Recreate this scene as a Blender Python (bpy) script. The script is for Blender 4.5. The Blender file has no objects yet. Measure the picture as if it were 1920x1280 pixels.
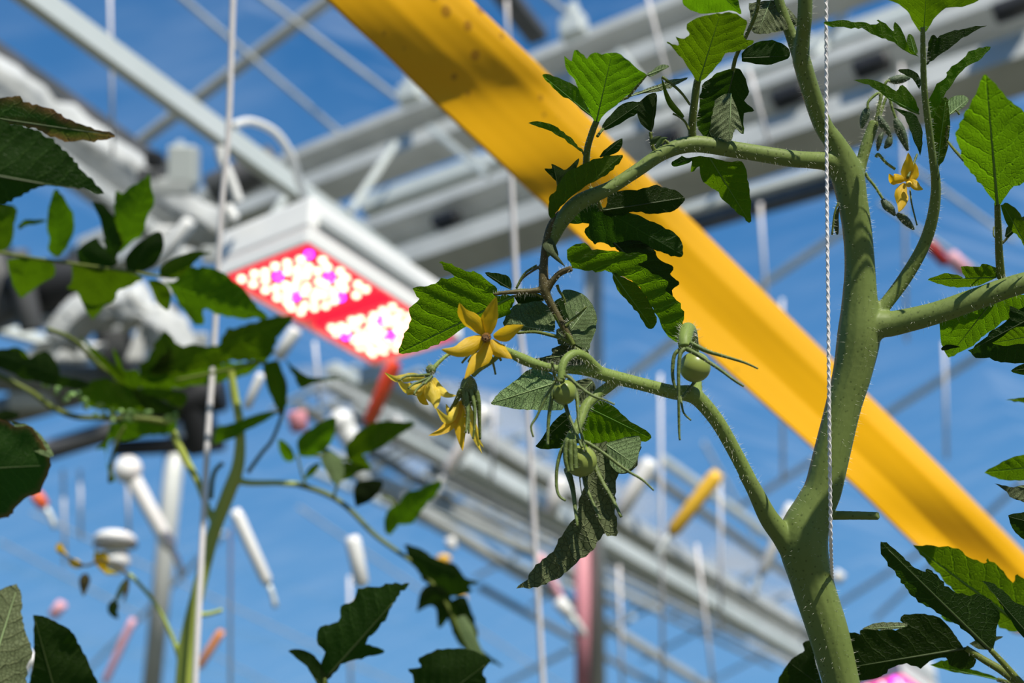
import bpy, bmesh, math, random
from mathutils import Vector, Matrix, noise
from mathutils.geometry import delaunay_2d_cdt
random.seed(7)
sc = bpy.context.scene
col = sc.collection

# ---------------------------------------------------------------- camera
F = 2200.0                      # focal length in pixels of the 1920x1280 frame
PITCH = math.radians(27)
CAM = Vector((0, 0, 1.6))
R_ = Vector((1, 0, 0)); FW = Vector((0, math.cos(PITCH), math.sin(PITCH))); UP = Vector((0, -math.sin(PITCH), math.cos(PITCH)))
cd = bpy.data.cameras.new('camera'); cam = bpy.data.objects.new('camera', cd); col.objects.link(cam)
cam.location = CAM; cam.rotation_euler = (math.pi/2 + PITCH, 0, 0)
cd.sensor_width = 36; cd.lens = 36*F/1920; cd.clip_start = 0.02; cd.clip_end = 500
cd.dof.use_dof = True; cd.dof.focus_distance = 0.485; cd.dof.aperture_fstop = 7.2; cd.dof.aperture_blades = 0
sc.camera = cam
# ---------------------------------------------------------------- sky, sun, exposure
w = bpy.data.worlds.new('sky'); sc.world = w; w.use_nodes = True
nt = w.node_tree; nt.nodes.clear()
out = nt.nodes.new('ShaderNodeOutputWorld'); bg = nt.nodes.new('ShaderNodeBackground')
tc = nt.nodes.new('ShaderNodeTexCoord'); sep = nt.nodes.new('ShaderNodeSeparateXYZ'); rp = nt.nodes.new('ShaderNodeValToRGB')
nt.links.new(tc.outputs['Generated'], sep.inputs[0]); nt.links.new(sep.outputs['Z'], rp.inputs[0])
el = rp.color_ramp.elements
el[0].position = 0.02; el[0].color = (.05, .07, .04, 1)
el[1].position = 1.0; el[1].color = (.016, .09, .27, 1)
for p, c in ((.12, (.12, .19, .22, 1)), (.18, (.15, .37, .69, 1)), (.42, (.085, .265, .58, 1)), (.68, (.030, .155, .41, 1))):
    e = el.new(p); e.color = c
mp = nt.nodes.new('ShaderNodeMapping'); mp.inputs['Scale'].default_value = (1.6, 1.6, 4.5); mp.inputs['Rotation'].default_value = (0.3, .5, .7)
nz = nt.nodes.new('ShaderNodeTexNoise'); nz.inputs['Scale'].default_value = 2.2; nz.inputs['Detail'].default_value = 5; nz.inputs['Distortion'].default_value = .8
r2 = nt.nodes.new('ShaderNodeValToRGB'); r2.color_ramp.elements[0].position = .5; r2.color_ramp.elements[1].position = .85
r2.color_ramp.elements[0].color = (0, 0, 0, 1); r2.color_ramp.elements[1].color = (.10, .10, .10, 1)
mx = nt.nodes.new('ShaderNodeMixRGB'); mx.inputs[2].default_value = (.5, .66, .85, 1)
nt.links.new(tc.outputs['Generated'], mp.inputs[0]); nt.links.new(mp.outputs[0], nz.inputs['Vector'])
nt.links.new(nz.outputs['Fac'], r2.inputs[0]); nt.links.new(r2.outputs[0], mx.inputs[0]); nt.links.new(rp.outputs[0], mx.inputs[1])
nt.links.new(mx.outputs[0], bg.inputs[0]); nt.links.new(bg.outputs[0], out.inputs[0]); bg.inputs[1].default_value = 1.0
SUN = Vector((.27, -.67, .69)).normalized()
sl = bpy.data.lights.new('sun', 'SUN'); sl.energy = 6.2; sl.angle = math.radians(.6); sl.color = (1, .93, .80)
so = bpy.data.objects.new('sun', sl); col.objects.link(so); so.rotation_euler = SUN.to_track_quat('Z', 'Y').to_euler(); so.location = (2, -4, 8)
vs = sc.view_settings; vs.view_transform = 'Standard'; vs.look = 'None'; vs.exposure = 0; vs.gamma = 1; vs.use_curve_mapping = False
sc.cycles.use_denoising = True
sc.cycles.max_bounces = 8; sc.cycles.transparent_max_bounces = 12

# ---------------------------------------------------------------- helpers
def P(x, y, d): return CAM + d*(R_*((x-960)/F) + UP*((640-y)/F) + FW)
def H(x, y, h):                                  # the point of that direction at height h above the lens
    return P(x, y, h/(FW.z + (640-y)/F*UP.z))
def px(d): return d/F

def new_mat(name, color=(.5, .5, .5), rough=.5, metal=0.0, emit=None, estr=0, noise_amt=0.0, nscale=20, color2=None, bump=0.0):
    m = bpy.data.materials.new(name); m.use_nodes = True
    n = m.node_tree; b = n.nodes['Principled BSDF']
    b.inputs['Base Color'].default_value = (*color, 1); b.inputs['Roughness'].default_value = rough; b.inputs['Metallic'].default_value = metal
    if emit: b.inputs['Emission Color'].default_value = (*emit, 1); b.inputs['Emission Strength'].default_value = estr
    if color2 or bump:
        t = n.nodes.new('ShaderNodeTexCoord'); z = n.nodes.new('ShaderNodeTexNoise'); z.inputs['Scale'].default_value = nscale; z.inputs['Detail'].default_value = 4
        n.links.new(t.outputs['Object'], z.inputs['Vector'])
        if color2:
            r = n.nodes.new('ShaderNodeValToRGB'); r.color_ramp.elements[0].position = .35; r.color_ramp.elements[1].position = .65
            r.color_ramp.elements[0].color = (*color, 1); r.color_ramp.elements[1].color = (*color2, 1)
            n.links.new(z.outputs['Fac'], r.inputs[0]); n.links.new(r.outputs[0], b.inputs['Base Color'])
        if bump:
            bp = n.nodes.new('ShaderNodeBump'); bp.inputs['Strength'].default_value = bump; bp.inputs['Distance'].default_value = .001
            n.links.new(z.outputs['Fac'], bp.inputs['Height']); n.links.new(bp.outputs[0], b.inputs['Normal'])
    return m

def leaf_mat(name, refl, trans, vein, tmix=.5, tint2=None, rough=.55, bump=.6, nlat=7.0, slant=5.5, edge=None):
    m = bpy.data.materials.new(name); m.use_nodes = True; n = m.node_tree; n.nodes.clear(); L = n.links.new
    def math_(op, a, b=None, c=None):
        q = n.nodes.new('ShaderNodeMath'); q.operation = op
        for i, v in enumerate((a, b, c)):
            if v is None: continue
            if isinstance(v, (int, float)): q.inputs[i].default_value = v
            else: L(v, q.inputs[i])
        return q.outputs[0]
    uv = n.nodes.new('ShaderNodeUVMap'); uv.uv_map = 'UVMap'
    s = n.nodes.new('ShaderNodeSeparateXYZ'); L(uv.outputs[0], s.inputs[0])
    nz1 = n.nodes.new('ShaderNodeTexNoise'); nz1.inputs['Scale'].default_value = 7; nz1.inputs['Detail'].default_value = 2; L(uv.outputs[0], nz1.inputs['Vector'])
    wob = math_('MULTIPLY', math_('SUBTRACT', nz1.outputs['Fac'], .5), .9)
    av = math_('ABSOLUTE', math_('SUBTRACT', s.outputs['Y'], .5))
    mid = math_('SMOOTH_MIN', 1, math_('DIVIDE', av, .012), .1)
    ph = math_('ADD', math_('SUBTRACT', math_('MULTIPLY', s.outputs['X'], nlat), math_('MULTIPLY', av, slant)), wob)
    fr = math_('ABSOLUTE', math_('SUBTRACT', math_('FRACT', ph), .5))        # 0 on a lateral vein
    lat = math_('MINIMUM', 1, math_('DIVIDE', fr, .075))
    vor = n.nodes.new('ShaderNodeTexVoronoi'); vor.feature = 'DISTANCE_TO_EDGE'; vor.inputs['Scale'].default_value = 30; L(uv.outputs[0], vor.inputs['Vector'])
    cell = math_('MINIMUM', 1, math_('DIVIDE', vor.outputs['Distance'], .09))
    ridge = math_('MINIMUM', mid, lat)                                         # 0 on veins, 1 between
    vf = math_('SUBTRACT', 1, math_('MINIMUM', ridge, math_('ADD', math_('MULTIPLY', cell, .35), .65)))
    oi = n.nodes.new('ShaderNodeObjectInfo')
    nz2 = n.nodes.new('ShaderNodeTexNoise'); nz2.inputs['Scale'].default_value = 3.5; nz2.inputs['Detail'].default_value = 5; L(uv.outputs[0], nz2.inputs['Vector'])
    def col_(c, c2):
        a = n.nodes.new('ShaderNodeMixRGB'); a.inputs[1].default_value = (*c, 1); a.inputs[2].default_value = (*[k*.62 for k in c], 1); L(nz2.outputs['Fac'], a.inputs[0])
        b = n.nodes.new('ShaderNodeMixRGB'); L(math_('MULTIPLY', vf, .8), b.inputs[0]); L(a.outputs[0], b.inputs[1]); b.inputs[2].default_value = (*c2, 1)
        h = n.nodes.new('ShaderNodeHueSaturation'); L(b.outputs[0], h.inputs['Color'])
        L(math_('ADD', math_('MULTIPLY', oi.outputs['Random'], .5), .75), h.inputs['Value'])
        L(math_('ADD', math_('MULTIPLY', oi.outputs['Random'], .02), .49), h.inputs['Hue'])
        r = h.outputs[0]
        if edge:
            q = n.nodes.new('ShaderNodeMixRGB'); q.inputs[2].default_value = (*edge, 1); L(r, q.inputs[1])
            at = n.nodes.new('ShaderNodeAttribute'); at.attribute_name = 'rim'
            L(math_('MULTIPLY', at.outputs['Fac'], math_('MULTIPLY_ADD', nz2.outputs['Fac'], 1.6, -.1)), q.inputs[0]); r = q.outputs[0]
        return r
    cr, ct = col_(refl, vein), col_(trans, [min(1, k*1.25) for k in trans])
    bp = n.nodes.new('ShaderNodeBump'); bp.inputs['Strength'].default_value = bump; bp.inputs['Distance'].default_value = .0012
    hgt = math_('ADD', math_('MULTIPLY', ridge, .8), math_('MULTIPLY', cell, .35)); L(hgt, bp.inputs['Height'])
    pb = n.nodes.new('ShaderNodeBsdfPrincipled'); L(cr, pb.inputs['Base Color']); pb.inputs['Roughness'].default_value = rough; L(bp.outputs[0], pb.inputs['Normal'])
    pb.inputs['Specular IOR Level'].default_value = .15
    tr = n.nodes.new('ShaderNodeBsdfTranslucent'); L(ct, tr.inputs['Color']); L(bp.outputs[0], tr.inputs['Normal'])
    ms = n.nodes.new('ShaderNodeMixShader'); ms.inputs[0].default_value = tmix; L(pb.outputs[0], ms.inputs[1]); L(tr.outputs[0], ms.inputs[2])
    o = n.nodes.new('ShaderNodeOutputMaterial'); L(ms.outputs[0], o.inputs[0])
    return m

def stem_mat(name, c, c2):
    m = new_mat(name, c, .5); n = m.node_tree; L = n.links.new; b = n.nodes['Principled BSDF']; b.inputs['Specular IOR Level'].default_value = .22
    t = n.nodes.new('ShaderNodeTexCoord'); z = n.nodes.new('ShaderNodeTexNoise'); z.inputs['Scale'].default_value = 45; z.inputs['Detail'].default_value = 6; L(t.outputs['Object'], z.inputs['Vector'])
    mp_ = n.nodes.new('ShaderNodeMapping'); mp_.inputs['Scale'].default_value = (1, 1, .12); L(t.outputs['Object'], mp_.inputs[0])
    z2 = n.nodes.new('ShaderNodeTexNoise'); z2.inputs['Scale'].default_value = 500; L(mp_.outputs[0], z2.inputs['Vector'])
    a = n.nodes.new('ShaderNodeMixRGB'); L(z.outputs['Fac'], a.inputs[0]); a.inputs[1].default_value = (*c, 1); a.inputs[2].default_value = (*c2, 1)
    v = n.nodes.new('ShaderNodeTexVoronoi'); v.inputs['Scale'].default_value = 420; L(t.outputs['Object'], v.inputs['Vector'])
    r = n.nodes.new('ShaderNodeMapRange'); r.inputs[1].default_value = .10; r.inputs[2].default_value = .26; r.inputs[3].default_value = .55; r.inputs[4].default_value = 0; L(v.outputs['Distance'], r.inputs[0])
    d = n.nodes.new('ShaderNodeMixRGB'); L(r.outputs[0], d.inputs[0]); L(a.outputs[0], d.inputs[1]); d.inputs[2].default_value = (*[k*.3 for k in c], 1); L(d.outputs[0], b.inputs['Base Color'])
    ad = n.nodes.new('ShaderNodeMath'); ad.operation = 'ADD'; L(z2.outputs['Fac'], ad.inputs[0]); L(v.outputs['Distance'], ad.inputs[1])
    bp = n.nodes.new('ShaderNodeBump'); bp.inputs['Strength'].default_value = .22; bp.inputs['Distance'].default_value = .00025; L(ad.outputs[0], bp.inputs['Height']); L(bp.outputs[0], b.inputs['Normal'])
    return m
def petal_mat(name, c, c2):
    m = bpy.data.materials.new(name); m.use_nodes = True; n = m.node_tree; L = n.links.new; pb = n.nodes['Principled BSDF']
    uv = n.nodes.new('ShaderNodeUVMap'); uv.uv_map = 'UVMap'; mp_ = n.nodes.new('ShaderNodeMapping'); mp_.inputs['Scale'].default_value = (1.5, 14, 1)
    z = n.nodes.new('ShaderNodeTexNoise'); z.inputs['Scale'].default_value = 2; L(uv.outputs[0], mp_.inputs[0]); L(mp_.outputs[0], z.inputs['Vector'])
    a = n.nodes.new('ShaderNodeMixRGB'); a.inputs[1].default_value = (*c, 1); a.inputs[2].default_value = (*c2, 1); L(z.outputs['Fac'], a.inputs[0])
    L(a.outputs[0], pb.inputs['Base Color']); pb.inputs['Roughness'].default_value = .45
    bp = n.nodes.new('ShaderNodeBump'); bp.inputs['Strength'].default_value = .5; bp.inputs['Distance'].default_value = .0006; L(z.outputs['Fac'], bp.inputs['Height']); L(bp.outputs[0], pb.inputs['Normal'])
    tr = n.nodes.new('ShaderNodeBsdfTranslucent'); L(a.outputs[0], tr.inputs['Color'])
    ms = n.nodes.new('ShaderNodeMixShader'); ms.inputs[0].default_value = .45; L(pb.outputs[0], ms.inputs[1]); L(tr.outputs[0], ms.inputs[2])
    L(ms.outputs[0], n.nodes['Material Output'].inputs[0])
    return m

M = {
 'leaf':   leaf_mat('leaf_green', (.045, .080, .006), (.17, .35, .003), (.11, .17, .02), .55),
 'dark':   leaf_mat('leaf_shaded_green', (.018, .040, .006), (.05, .13, .004), (.05, .09, .02), .42),  # darker copy of the green leaf, shade from other leaves put into its colour
 'pale':   leaf_mat('leaf_underside', (.20, .29, .12), (.11, .26, .03), (.29, .38, .18), .28, bump=1.0),
 'grey':   leaf_mat('leaf_dull_underside', (.17, .21, .10), (.09, .16, .03), (.26, .30, .15), .22, bump=1.0),
 'dry':    leaf_mat('leaf_with_dry_rim', (.03, .07, .012), (.06, .17, .01), (.07, .12, .03), .5, edge=(.30, .13, .05)),
 'stem':   stem_mat('stem_green', (.120, .172, .040), (.185, .235, .070)),
 'truss':  stem_mat('truss_green', (.15, .215, .048), (.215, .285, .075)),
 'twig':   stem_mat('twig_brown_green', (.105, .075, .038), (.09, .09, .03)),
 'stalk':  stem_mat('leaf_stalk', (.10, .135, .025), (.14, .17, .035)),
 'yellowstem': new_mat('stem_yellow_green', (.42, .47, .09), .5, color2=(.32, .40, .07), nscale=10),
 'sepal':  new_mat('sepal_green', (.085, .12, .022), .6, color2=(.13, .18, .045), nscale=300, bump=.8),
 'hair':   new_mat('fine_hair', (.85, .83, .70), .4),
 'fruit':  new_mat('unripe_fruit', (.27, .32, .07), .3, color2=(.22, .28, .06), nscale=60),
 'petal':  petal_mat('petal_yellow', (.92, .60, .012), (.80, .47, .006)),
 'petalpale': petal_mat('petal_pale_yellow', (.95, .78, .10), (.88, .62, .03)),
 'anther': new_mat('anther', (.05, .018, .004), .6, color2=(.22, .10, .01), nscale=400),
 'bud':    new_mat('bud_green', (.045, .075, .03), .6, color2=(.07, .11, .05), nscale=300, bump=.8),
 'galv':   new_mat('galvanised_steel', (.50, .52, .52), .55, .25, color2=(.62, .64, .64), nscale=6),
 'galvd':  new_mat('weathered_steel', (.20, .21, .20), .6, .2, color2=(.28, .29, .28), nscale=6),
 'alu':    new_mat('aluminium_profile', (.58, .63, .62), .45, .2, color2=(.66, .70, .70), nscale=5),
 'white':  new_mat('white_plastic', (.82, .82, .82), .4),
 'enamel': new_mat('white_enamel', (.80, .81, .82), .35, color2=(.88, .88, .88), nscale=9),
 'black':  new_mat('black_rubber', (.015, .016, .02), .5),
 'dgrey':  new_mat('dark_grey_paint', (.07, .075, .08), .5, color2=(.11, .11, .12), nscale=12),
 'bluegrey': new_mat('blue_grey_paint', (.10, .14, .20), .5),
 'string': new_mat('white_twine', (.90, .86, .88), .7, color2=(.78, .74, .76), nscale=400),
 'yellowp': new_mat('yellow_plastic', (.85, .50, .04), .4),
 'orange': new_mat('orange_plastic', (.85, .30, .05), .4),
 'redp':   new_mat('red_orange_plastic', (.75, .13, .04), .4),
 'pink':   new_mat('pink_plastic', (.80, .42, .50), .5),
 'pinkp':  new_mat('pink_hook_and_lamp_tint', (.62, .25, .30), .5),  # a pink hook, and pink lamp light coloured onto the post
 'darkred': new_mat('dark_red_plastic', (.40, .03, .03), .4),
 'screen': new_mat('folded_screen_cloth', (.46, .48, .50), .8, color2=(.58, .60, .62), nscale=14),
 'led':    new_mat('diode_warm', (1, .8, .7), .5, emit=(1, .62, .42), estr=6.5),
 'ledv':   new_mat('diode_violet', (.7, .1, 1), .5, emit=(.55, .04, 1), estr=7),
 'board':  new_mat('diode_board_red', (.6, .05, .08), .5, emit=(1, .012, .045), estr=1.1),
 'boardm': new_mat('diode_board_magenta', (.6, .05, .3), .5, emit=(1, .03, .35), estr=2.0),
 'floor':  new_mat('white_ground_film', (.10, .10, .065), .8, color2=(.07, .07, .045), nscale=1.5),
}
def trap_mat():
    m = new_mat('sticky_yellow_film', (.80, .50, .004), .33); n = m.node_tree; L = n.links.new; b = n.nodes['Principled BSDF']
    t = n.nodes.new('ShaderNodeTexCoord'); v = n.nodes.new('ShaderNodeTexVoronoi'); v.inputs['Scale'].default_value = 55; L(t.outputs['Object'], v.inputs['Vector'])
    z = n.nodes.new('ShaderNodeTexNoise'); z.inputs['Scale'].default_value = 8; L(t.outputs['Object'], z.inputs['Vector'])
    a = n.nodes.new('ShaderNodeMath'); a.operation = 'SUBTRACT'; a.inputs[1].default_value = .70; L(z.outputs['Fac'], a.inputs[0])
    a2 = n.nodes.new('ShaderNodeMath'); a2.operation = 'ADD'; a2.inputs[1].default_value = .28; L(a.outputs[0], a2.inputs[0])
    c = n.nodes.new('ShaderNodeMath'); c.operation = 'LESS_THAN'; L(v.outputs['Distance'], c.inputs[0]); L(a2.outputs[0], c.inputs[1])
    c3 = n.nodes.new('ShaderNodeMath'); c3.operation = 'MULTIPLY'; c3.inputs[1].default_value = .75; L(c.outputs[0], c3.inputs[0])
    x = n.nodes.new('ShaderNodeMixRGB'); L(c3.outputs[0], x.inputs[0]); x.inputs[1].default_value = (.90, .47, .002, 1); x.inputs[2].default_value = (.42, .18, .01, 1)
    L(x.outputs[0], b.inputs['Base Color'])
    tr = n.nodes.new('ShaderNodeBsdfTranslucent'); L(x.outputs[0], tr.inputs['Color'])
    ms = n.nodes.new('ShaderNodeMixShader'); ms.inputs[0].default_value = .14; L(b.outputs[0], ms.inputs[1]); L(tr.outputs[0], ms.inputs[2]); L(ms.outputs[0], n.nodes['Material Output'].inputs[0])
    return m
M['trap'] = trap_mat()
def glass_mat():
    m = bpy.data.materials.new('roof_glass'); m.use_nodes = True; n = m.node_tree; L = n.links.new; n.nodes.clear()
    t = n.nodes.new('ShaderNodeTexCoord'); mp_ = n.nodes.new('ShaderNodeMapping'); mp_.inputs['Scale'].default_value = (.5, 2.6, 1); mp_.inputs['Rotation'].default_value = (0, 0, .9)
    z = n.nodes.new('ShaderNodeTexNoise'); z.inputs['Scale'].default_value = 1.6; z.inputs['Detail'].default_value = 5; L(t.outputs['Object'], mp_.inputs[0]); L(mp_.outputs[0], z.inputs['Vector'])
    r = n.nodes.new('ShaderNodeMapRange'); r.inputs[1].default_value = .45; r.inputs[2].default_value = .8; r.inputs[3].default_value = .0; r.inputs[4].default_value = .12; L(z.outputs['Fac'], r.inputs[0])
    tp = n.nodes.new('ShaderNodeBsdfTransparent'); tp.inputs[0].default_value = (.97, .985, .98, 1)
    tl = n.nodes.new('ShaderNodeBsdfTranslucent'); tl.inputs[0].default_value = (.8, .85, .9, 1)
    ms = n.nodes.new('ShaderNodeMixShader'); L(r.outputs[0], ms.inputs[0]); L(tp.outputs[0], ms.inputs[1]); L(tl.outputs[0], ms.inputs[2])
    o = n.nodes.new('ShaderNodeOutputMaterial'); L(ms.outputs[0], o.inputs[0]); return m
M['glass'] = glass_mat()
def haze_mat():
    m = bpy.data.materials.new('haze_sheet'); m.use_nodes = True; n = m.node_tree; L = n.links.new; n.nodes.clear()
    tp = n.nodes.new('ShaderNodeBsdfTransparent'); tl = n.nodes.new('ShaderNodeBsdfTranslucent'); tl.inputs[0].default_value = (.75, .78, .82, 1); df = n.nodes.new('ShaderNodeBsdfDiffuse'); df.inputs[0].default_value = (.8, .8, .82, 1)
    a = n.nodes.new('ShaderNodeMixShader'); L(tl.outputs[0], a.inputs[1]); L(df.outputs[0], a.inputs[2])
    t = n.nodes.new('ShaderNodeTexCoord'); z = n.nodes.new('ShaderNodeTexNoise'); z.inputs['Scale'].default_value = .8; z.inputs['Detail'].default_value = 4; L(t.outputs['Object'], z.inputs['Vector'])
    r = n.nodes.new('ShaderNodeMapRange'); r.inputs[1].default_value = .4; r.inputs[2].default_value = .65; r.inputs[3].default_value = .12; r.inputs[4].default_value = .60; L(z.outputs['Fac'], r.inputs[0])
    b = n.nodes.new('ShaderNodeMixShader'); L(r.outputs[0], b.inputs[0]); L(tp.outputs[0], b.inputs[1]); L(a.outputs[0], b.inputs[2])
    o = n.nodes.new('ShaderNodeOutputMaterial'); L(b.outputs[0], o.inputs[0]); return m

def thing(name, label, cat, loc, group=None):
    o = bpy.data.objects.new(name, None); col.objects.link(o); o.location = loc; o.empty_display_size = .01
    o['label'] = label; o['category'] = cat
    if group: o['group'] = group
    return o
def origin_of(o):
    v = Vector((0, 0, 0))
    while o: v += o.location; o = o.parent
    return v
class MB:
    def __init__(s): s.v = []; s.f = []; s.uv = {}; s.rim = None
    def add(s, vs_, fs):
        k = len(s.v); s.v += [Vector(a) for a in vs_]; s.f += [tuple(i+k for i in f) for f in fs]
    def tube(s, pts, rad, n=10, cap=True, flat=1.0):
        pts = [Vector(p) for p in pts]; m = len(pts); k = len(s.v); t0 = (pts[1]-pts[0]).normalized()
        ref = Vector((0, 0, 1)) if abs(t0.z) < .9 else Vector((1, 0, 0)); a = t0.cross(ref).normalized()
        for i, p in enumerate(pts):
            t = (pts[min(i+1, m-1)]-pts[max(i-1, 0)]).normalized(); a = (a - t*a.dot(t)).normalized(); b = t.cross(a)
            r = rad[i] if isinstance(rad, (list, tuple)) else rad
            for j in range(n):
                g = 2*math.pi*j/n; s.v.append(p + a*(math.cos(g)*r) + b*(math.sin(g)*r*flat))
        for i in range(m-1):
            for j in range(n):
                q = (j+1) % n; s.f.append((k+i*n+j, k+i*n+q, k+(i+1)*n+q, k+(i+1)*n+j))
        if cap:
            s.f.append(tuple(k+j for j in range(n-1, -1, -1))); s.f.append(tuple(k+(m-1)*n+j for j in range(n)))
    def box(s, c, ax, ay, az):
        c = Vector(c); k = len(s.v)
        for i in (-1, 1):
            for j in (-1, 1):
                for l in (-1, 1): s.v.append(c + ax*i + ay*j + az*l)
        for f in ((0, 1, 3, 2), (4, 6, 7, 5), (0, 4, 5, 1), (2, 3, 7, 6), (0, 2, 6, 4), (1, 5, 7, 3)): s.f.append(tuple(k+i for i in f))
    def ball(s, c, r, sx=1, sy=1, sz=1, n=16, axis=None):
        c = Vector(c); k = len(s.v); m = n//2+2; q = axis.to_track_quat('Z', 'Y') if axis else None
        for i in range(m+1):
            th = math.pi*i/m
            for j in range(n):
                g = 2*math.pi*j/n; d = Vector((math.sin(th)*math.cos(g)*sx, math.sin(th)*math.sin(g)*sy, math.cos(th)*sz))*r
                s.v.append(c + (q @ d if q else d))
        for i in range(m):
            for j in range(n): p_ = (j+1) % n; s.f.append((k+i*n+j, k+(i+1)*n+j, k+(i+1)*n+p_, k+i*n+p_))
    def build(s, name, mat, parent=None, smooth=True, bevel=0, label=None):
        me = bpy.data.meshes.new(name); o = bpy.data.objects.new(name, me)
        org = origin_of(parent) if parent else sum(s.v, Vector())/len(s.v)
        me.from_pydata([v-org for v in s.v], [], s.f); me.update()
        if s.uv:
            L = me.uv_layers.new(name='UVMap')
            for lp in me.loops: L.data[lp.index].uv = s.uv[lp.vertex_index]
        if s.rim:
            at = me.attributes.new('rim', 'FLOAT', 'POINT')
            for i, v in enumerate(s.rim): at.data[i].value = v
        me.materials.append(M[mat] if isinstance(mat, str) else mat)
        if smooth: me.polygons.foreach_set('use_smooth', [True]*len(me.polygons))
        col.objects.link(o)
        if parent: o.parent = parent
        else: o.location = org
        if bevel: b = o.modifiers.new('bevel', 'BEVEL'); b.width = bevel; b.segments = 2; b.limit_method = 'ANGLE'
        if label: o['label'] = label
        return o
def tag(o, label, cat, group=None):
    o['label'] = label; o['category'] = cat
    if group: o['group'] = group
    return o

def catmull(p, sub=6):
    p = [tuple(q) for q in p]; n = len(p); r = []
    for i in range(n-1):
        a, b, c, d = p[max(i-1, 0)], p[i], p[i+1], p[min(i+2, n-1)]
        for k in range(sub):
            t = k/sub
            r.append(tuple(.5*((2*b[j]) + (-a[j]+c[j])*t + (2*a[j]-5*b[j]+4*c[j]-d[j])*t*t + (-a[j]+3*b[j]-3*c[j]+d[j])*t**3) for j in range(len(b))))
    r.append(p[-1]); return r
def path(pts, sub=6):
    """pts of (x, y, depth, half width in pixels) -> smooth 3D points and radii"""
    q = catmull(pts, sub); return [P(a[0], a[1], a[2]) for a in q], [max(a[3]*px(a[2]), 1e-5) for a in q]

def hairs(mb_out, pts, rad, per_m=6500, lmin=.0009, lmax=.0029, hr=.000045):
    for i in range(len(pts)-1):
        a, b = pts[i], pts[i+1]; t = b-a; L = t.length; t = t.normalized() if L else t
        n = int(L*per_m + random.random())
        for _ in range(n):
            f = random.random(); p = a.lerp(b, f); r = rad[i]*(1-f)+rad[i+1]*f
            d = Vector((random.gauss(0, 1), random.gauss(0, 1), random.gauss(0, 1))); d = d - t*d.dot(t)
            if d.length < 1e-4: continue
            d.normalize(); l = random.uniform(lmin, lmax)*(.6+.4*min(1, r/.002))
            tip = p + d*(r+l) + t*random.uniform(-.4, .4)*l + Vector((0, 0, random.uniform(-.3, .3)*l))
            s = p + d*r*.93; e1 = t*hr; e2 = d.cross(t)*hr; k = len(mb_out.v)
            mb_out.v += [s+e1, s-e1*.5+e2*.87, s-e1*.5-e2*.87, tip]
            mb_out.f += [(k, k+1, k+3), (k+1, k+2, k+3), (k+2, k, k+3)]

def inside(x, y, poly):
    c = False; j = len(poly)-1
    for i in range(len(poly)):
        xi, yi = poly[i]; xj, yj = poly[j]
        if (yi > y) != (yj > y) and x < (xj-xi)*(y-yi)/(yj-yi)+xi: c = not c
        j = i
    return c
def edge_dist(x, y, poly):
    best = 1e9; j = len(poly)-1
    for i in range(len(poly)):
        ax, ay = poly[j]; bx, by = poly[i]; dx, dy = bx-ax, by-ay; l = dx*dx+dy*dy
        t = max(0, min(1, ((x-ax)*dx+(y-ay)*dy)/l)) if l else 0
        best = min(best, (x-ax-t*dx)**2+(y-ay-t*dy)**2); j = i
    return math.sqrt(best)

ZV = {'f': (0, 0, 1), 'b': (960, 60, 2.56), '2': (640, 0, 2.977), '3': (1280, 0, 2.977), '5': (640, 430, 2.977), '6': (1280, 430, 2.977),
      '8': (640, 850, 2.977), '9': (1280, 850, 2.977), 'r': (1720, 380, 4), 'q': (0, 320, 4), 't': (240, 440, 4.57), 'm': (400, 600, 3.555),
      'l': (0, 600, 4.27), 'fr': (960, 580, 3.2), 'f3': (1220, 560, 4.57), 's': (700, 460, 5.333), 'd': (700, 540, 4), 'y': (1580, 140, 3.047)}
def Zp(z, x, y): ox, oy, s = ZV[z]; return ox+x/s, oy+y/s
def parse(z, s): return [Zp(z, *map(float, a.split(','))) for a in s.split()]

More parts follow.
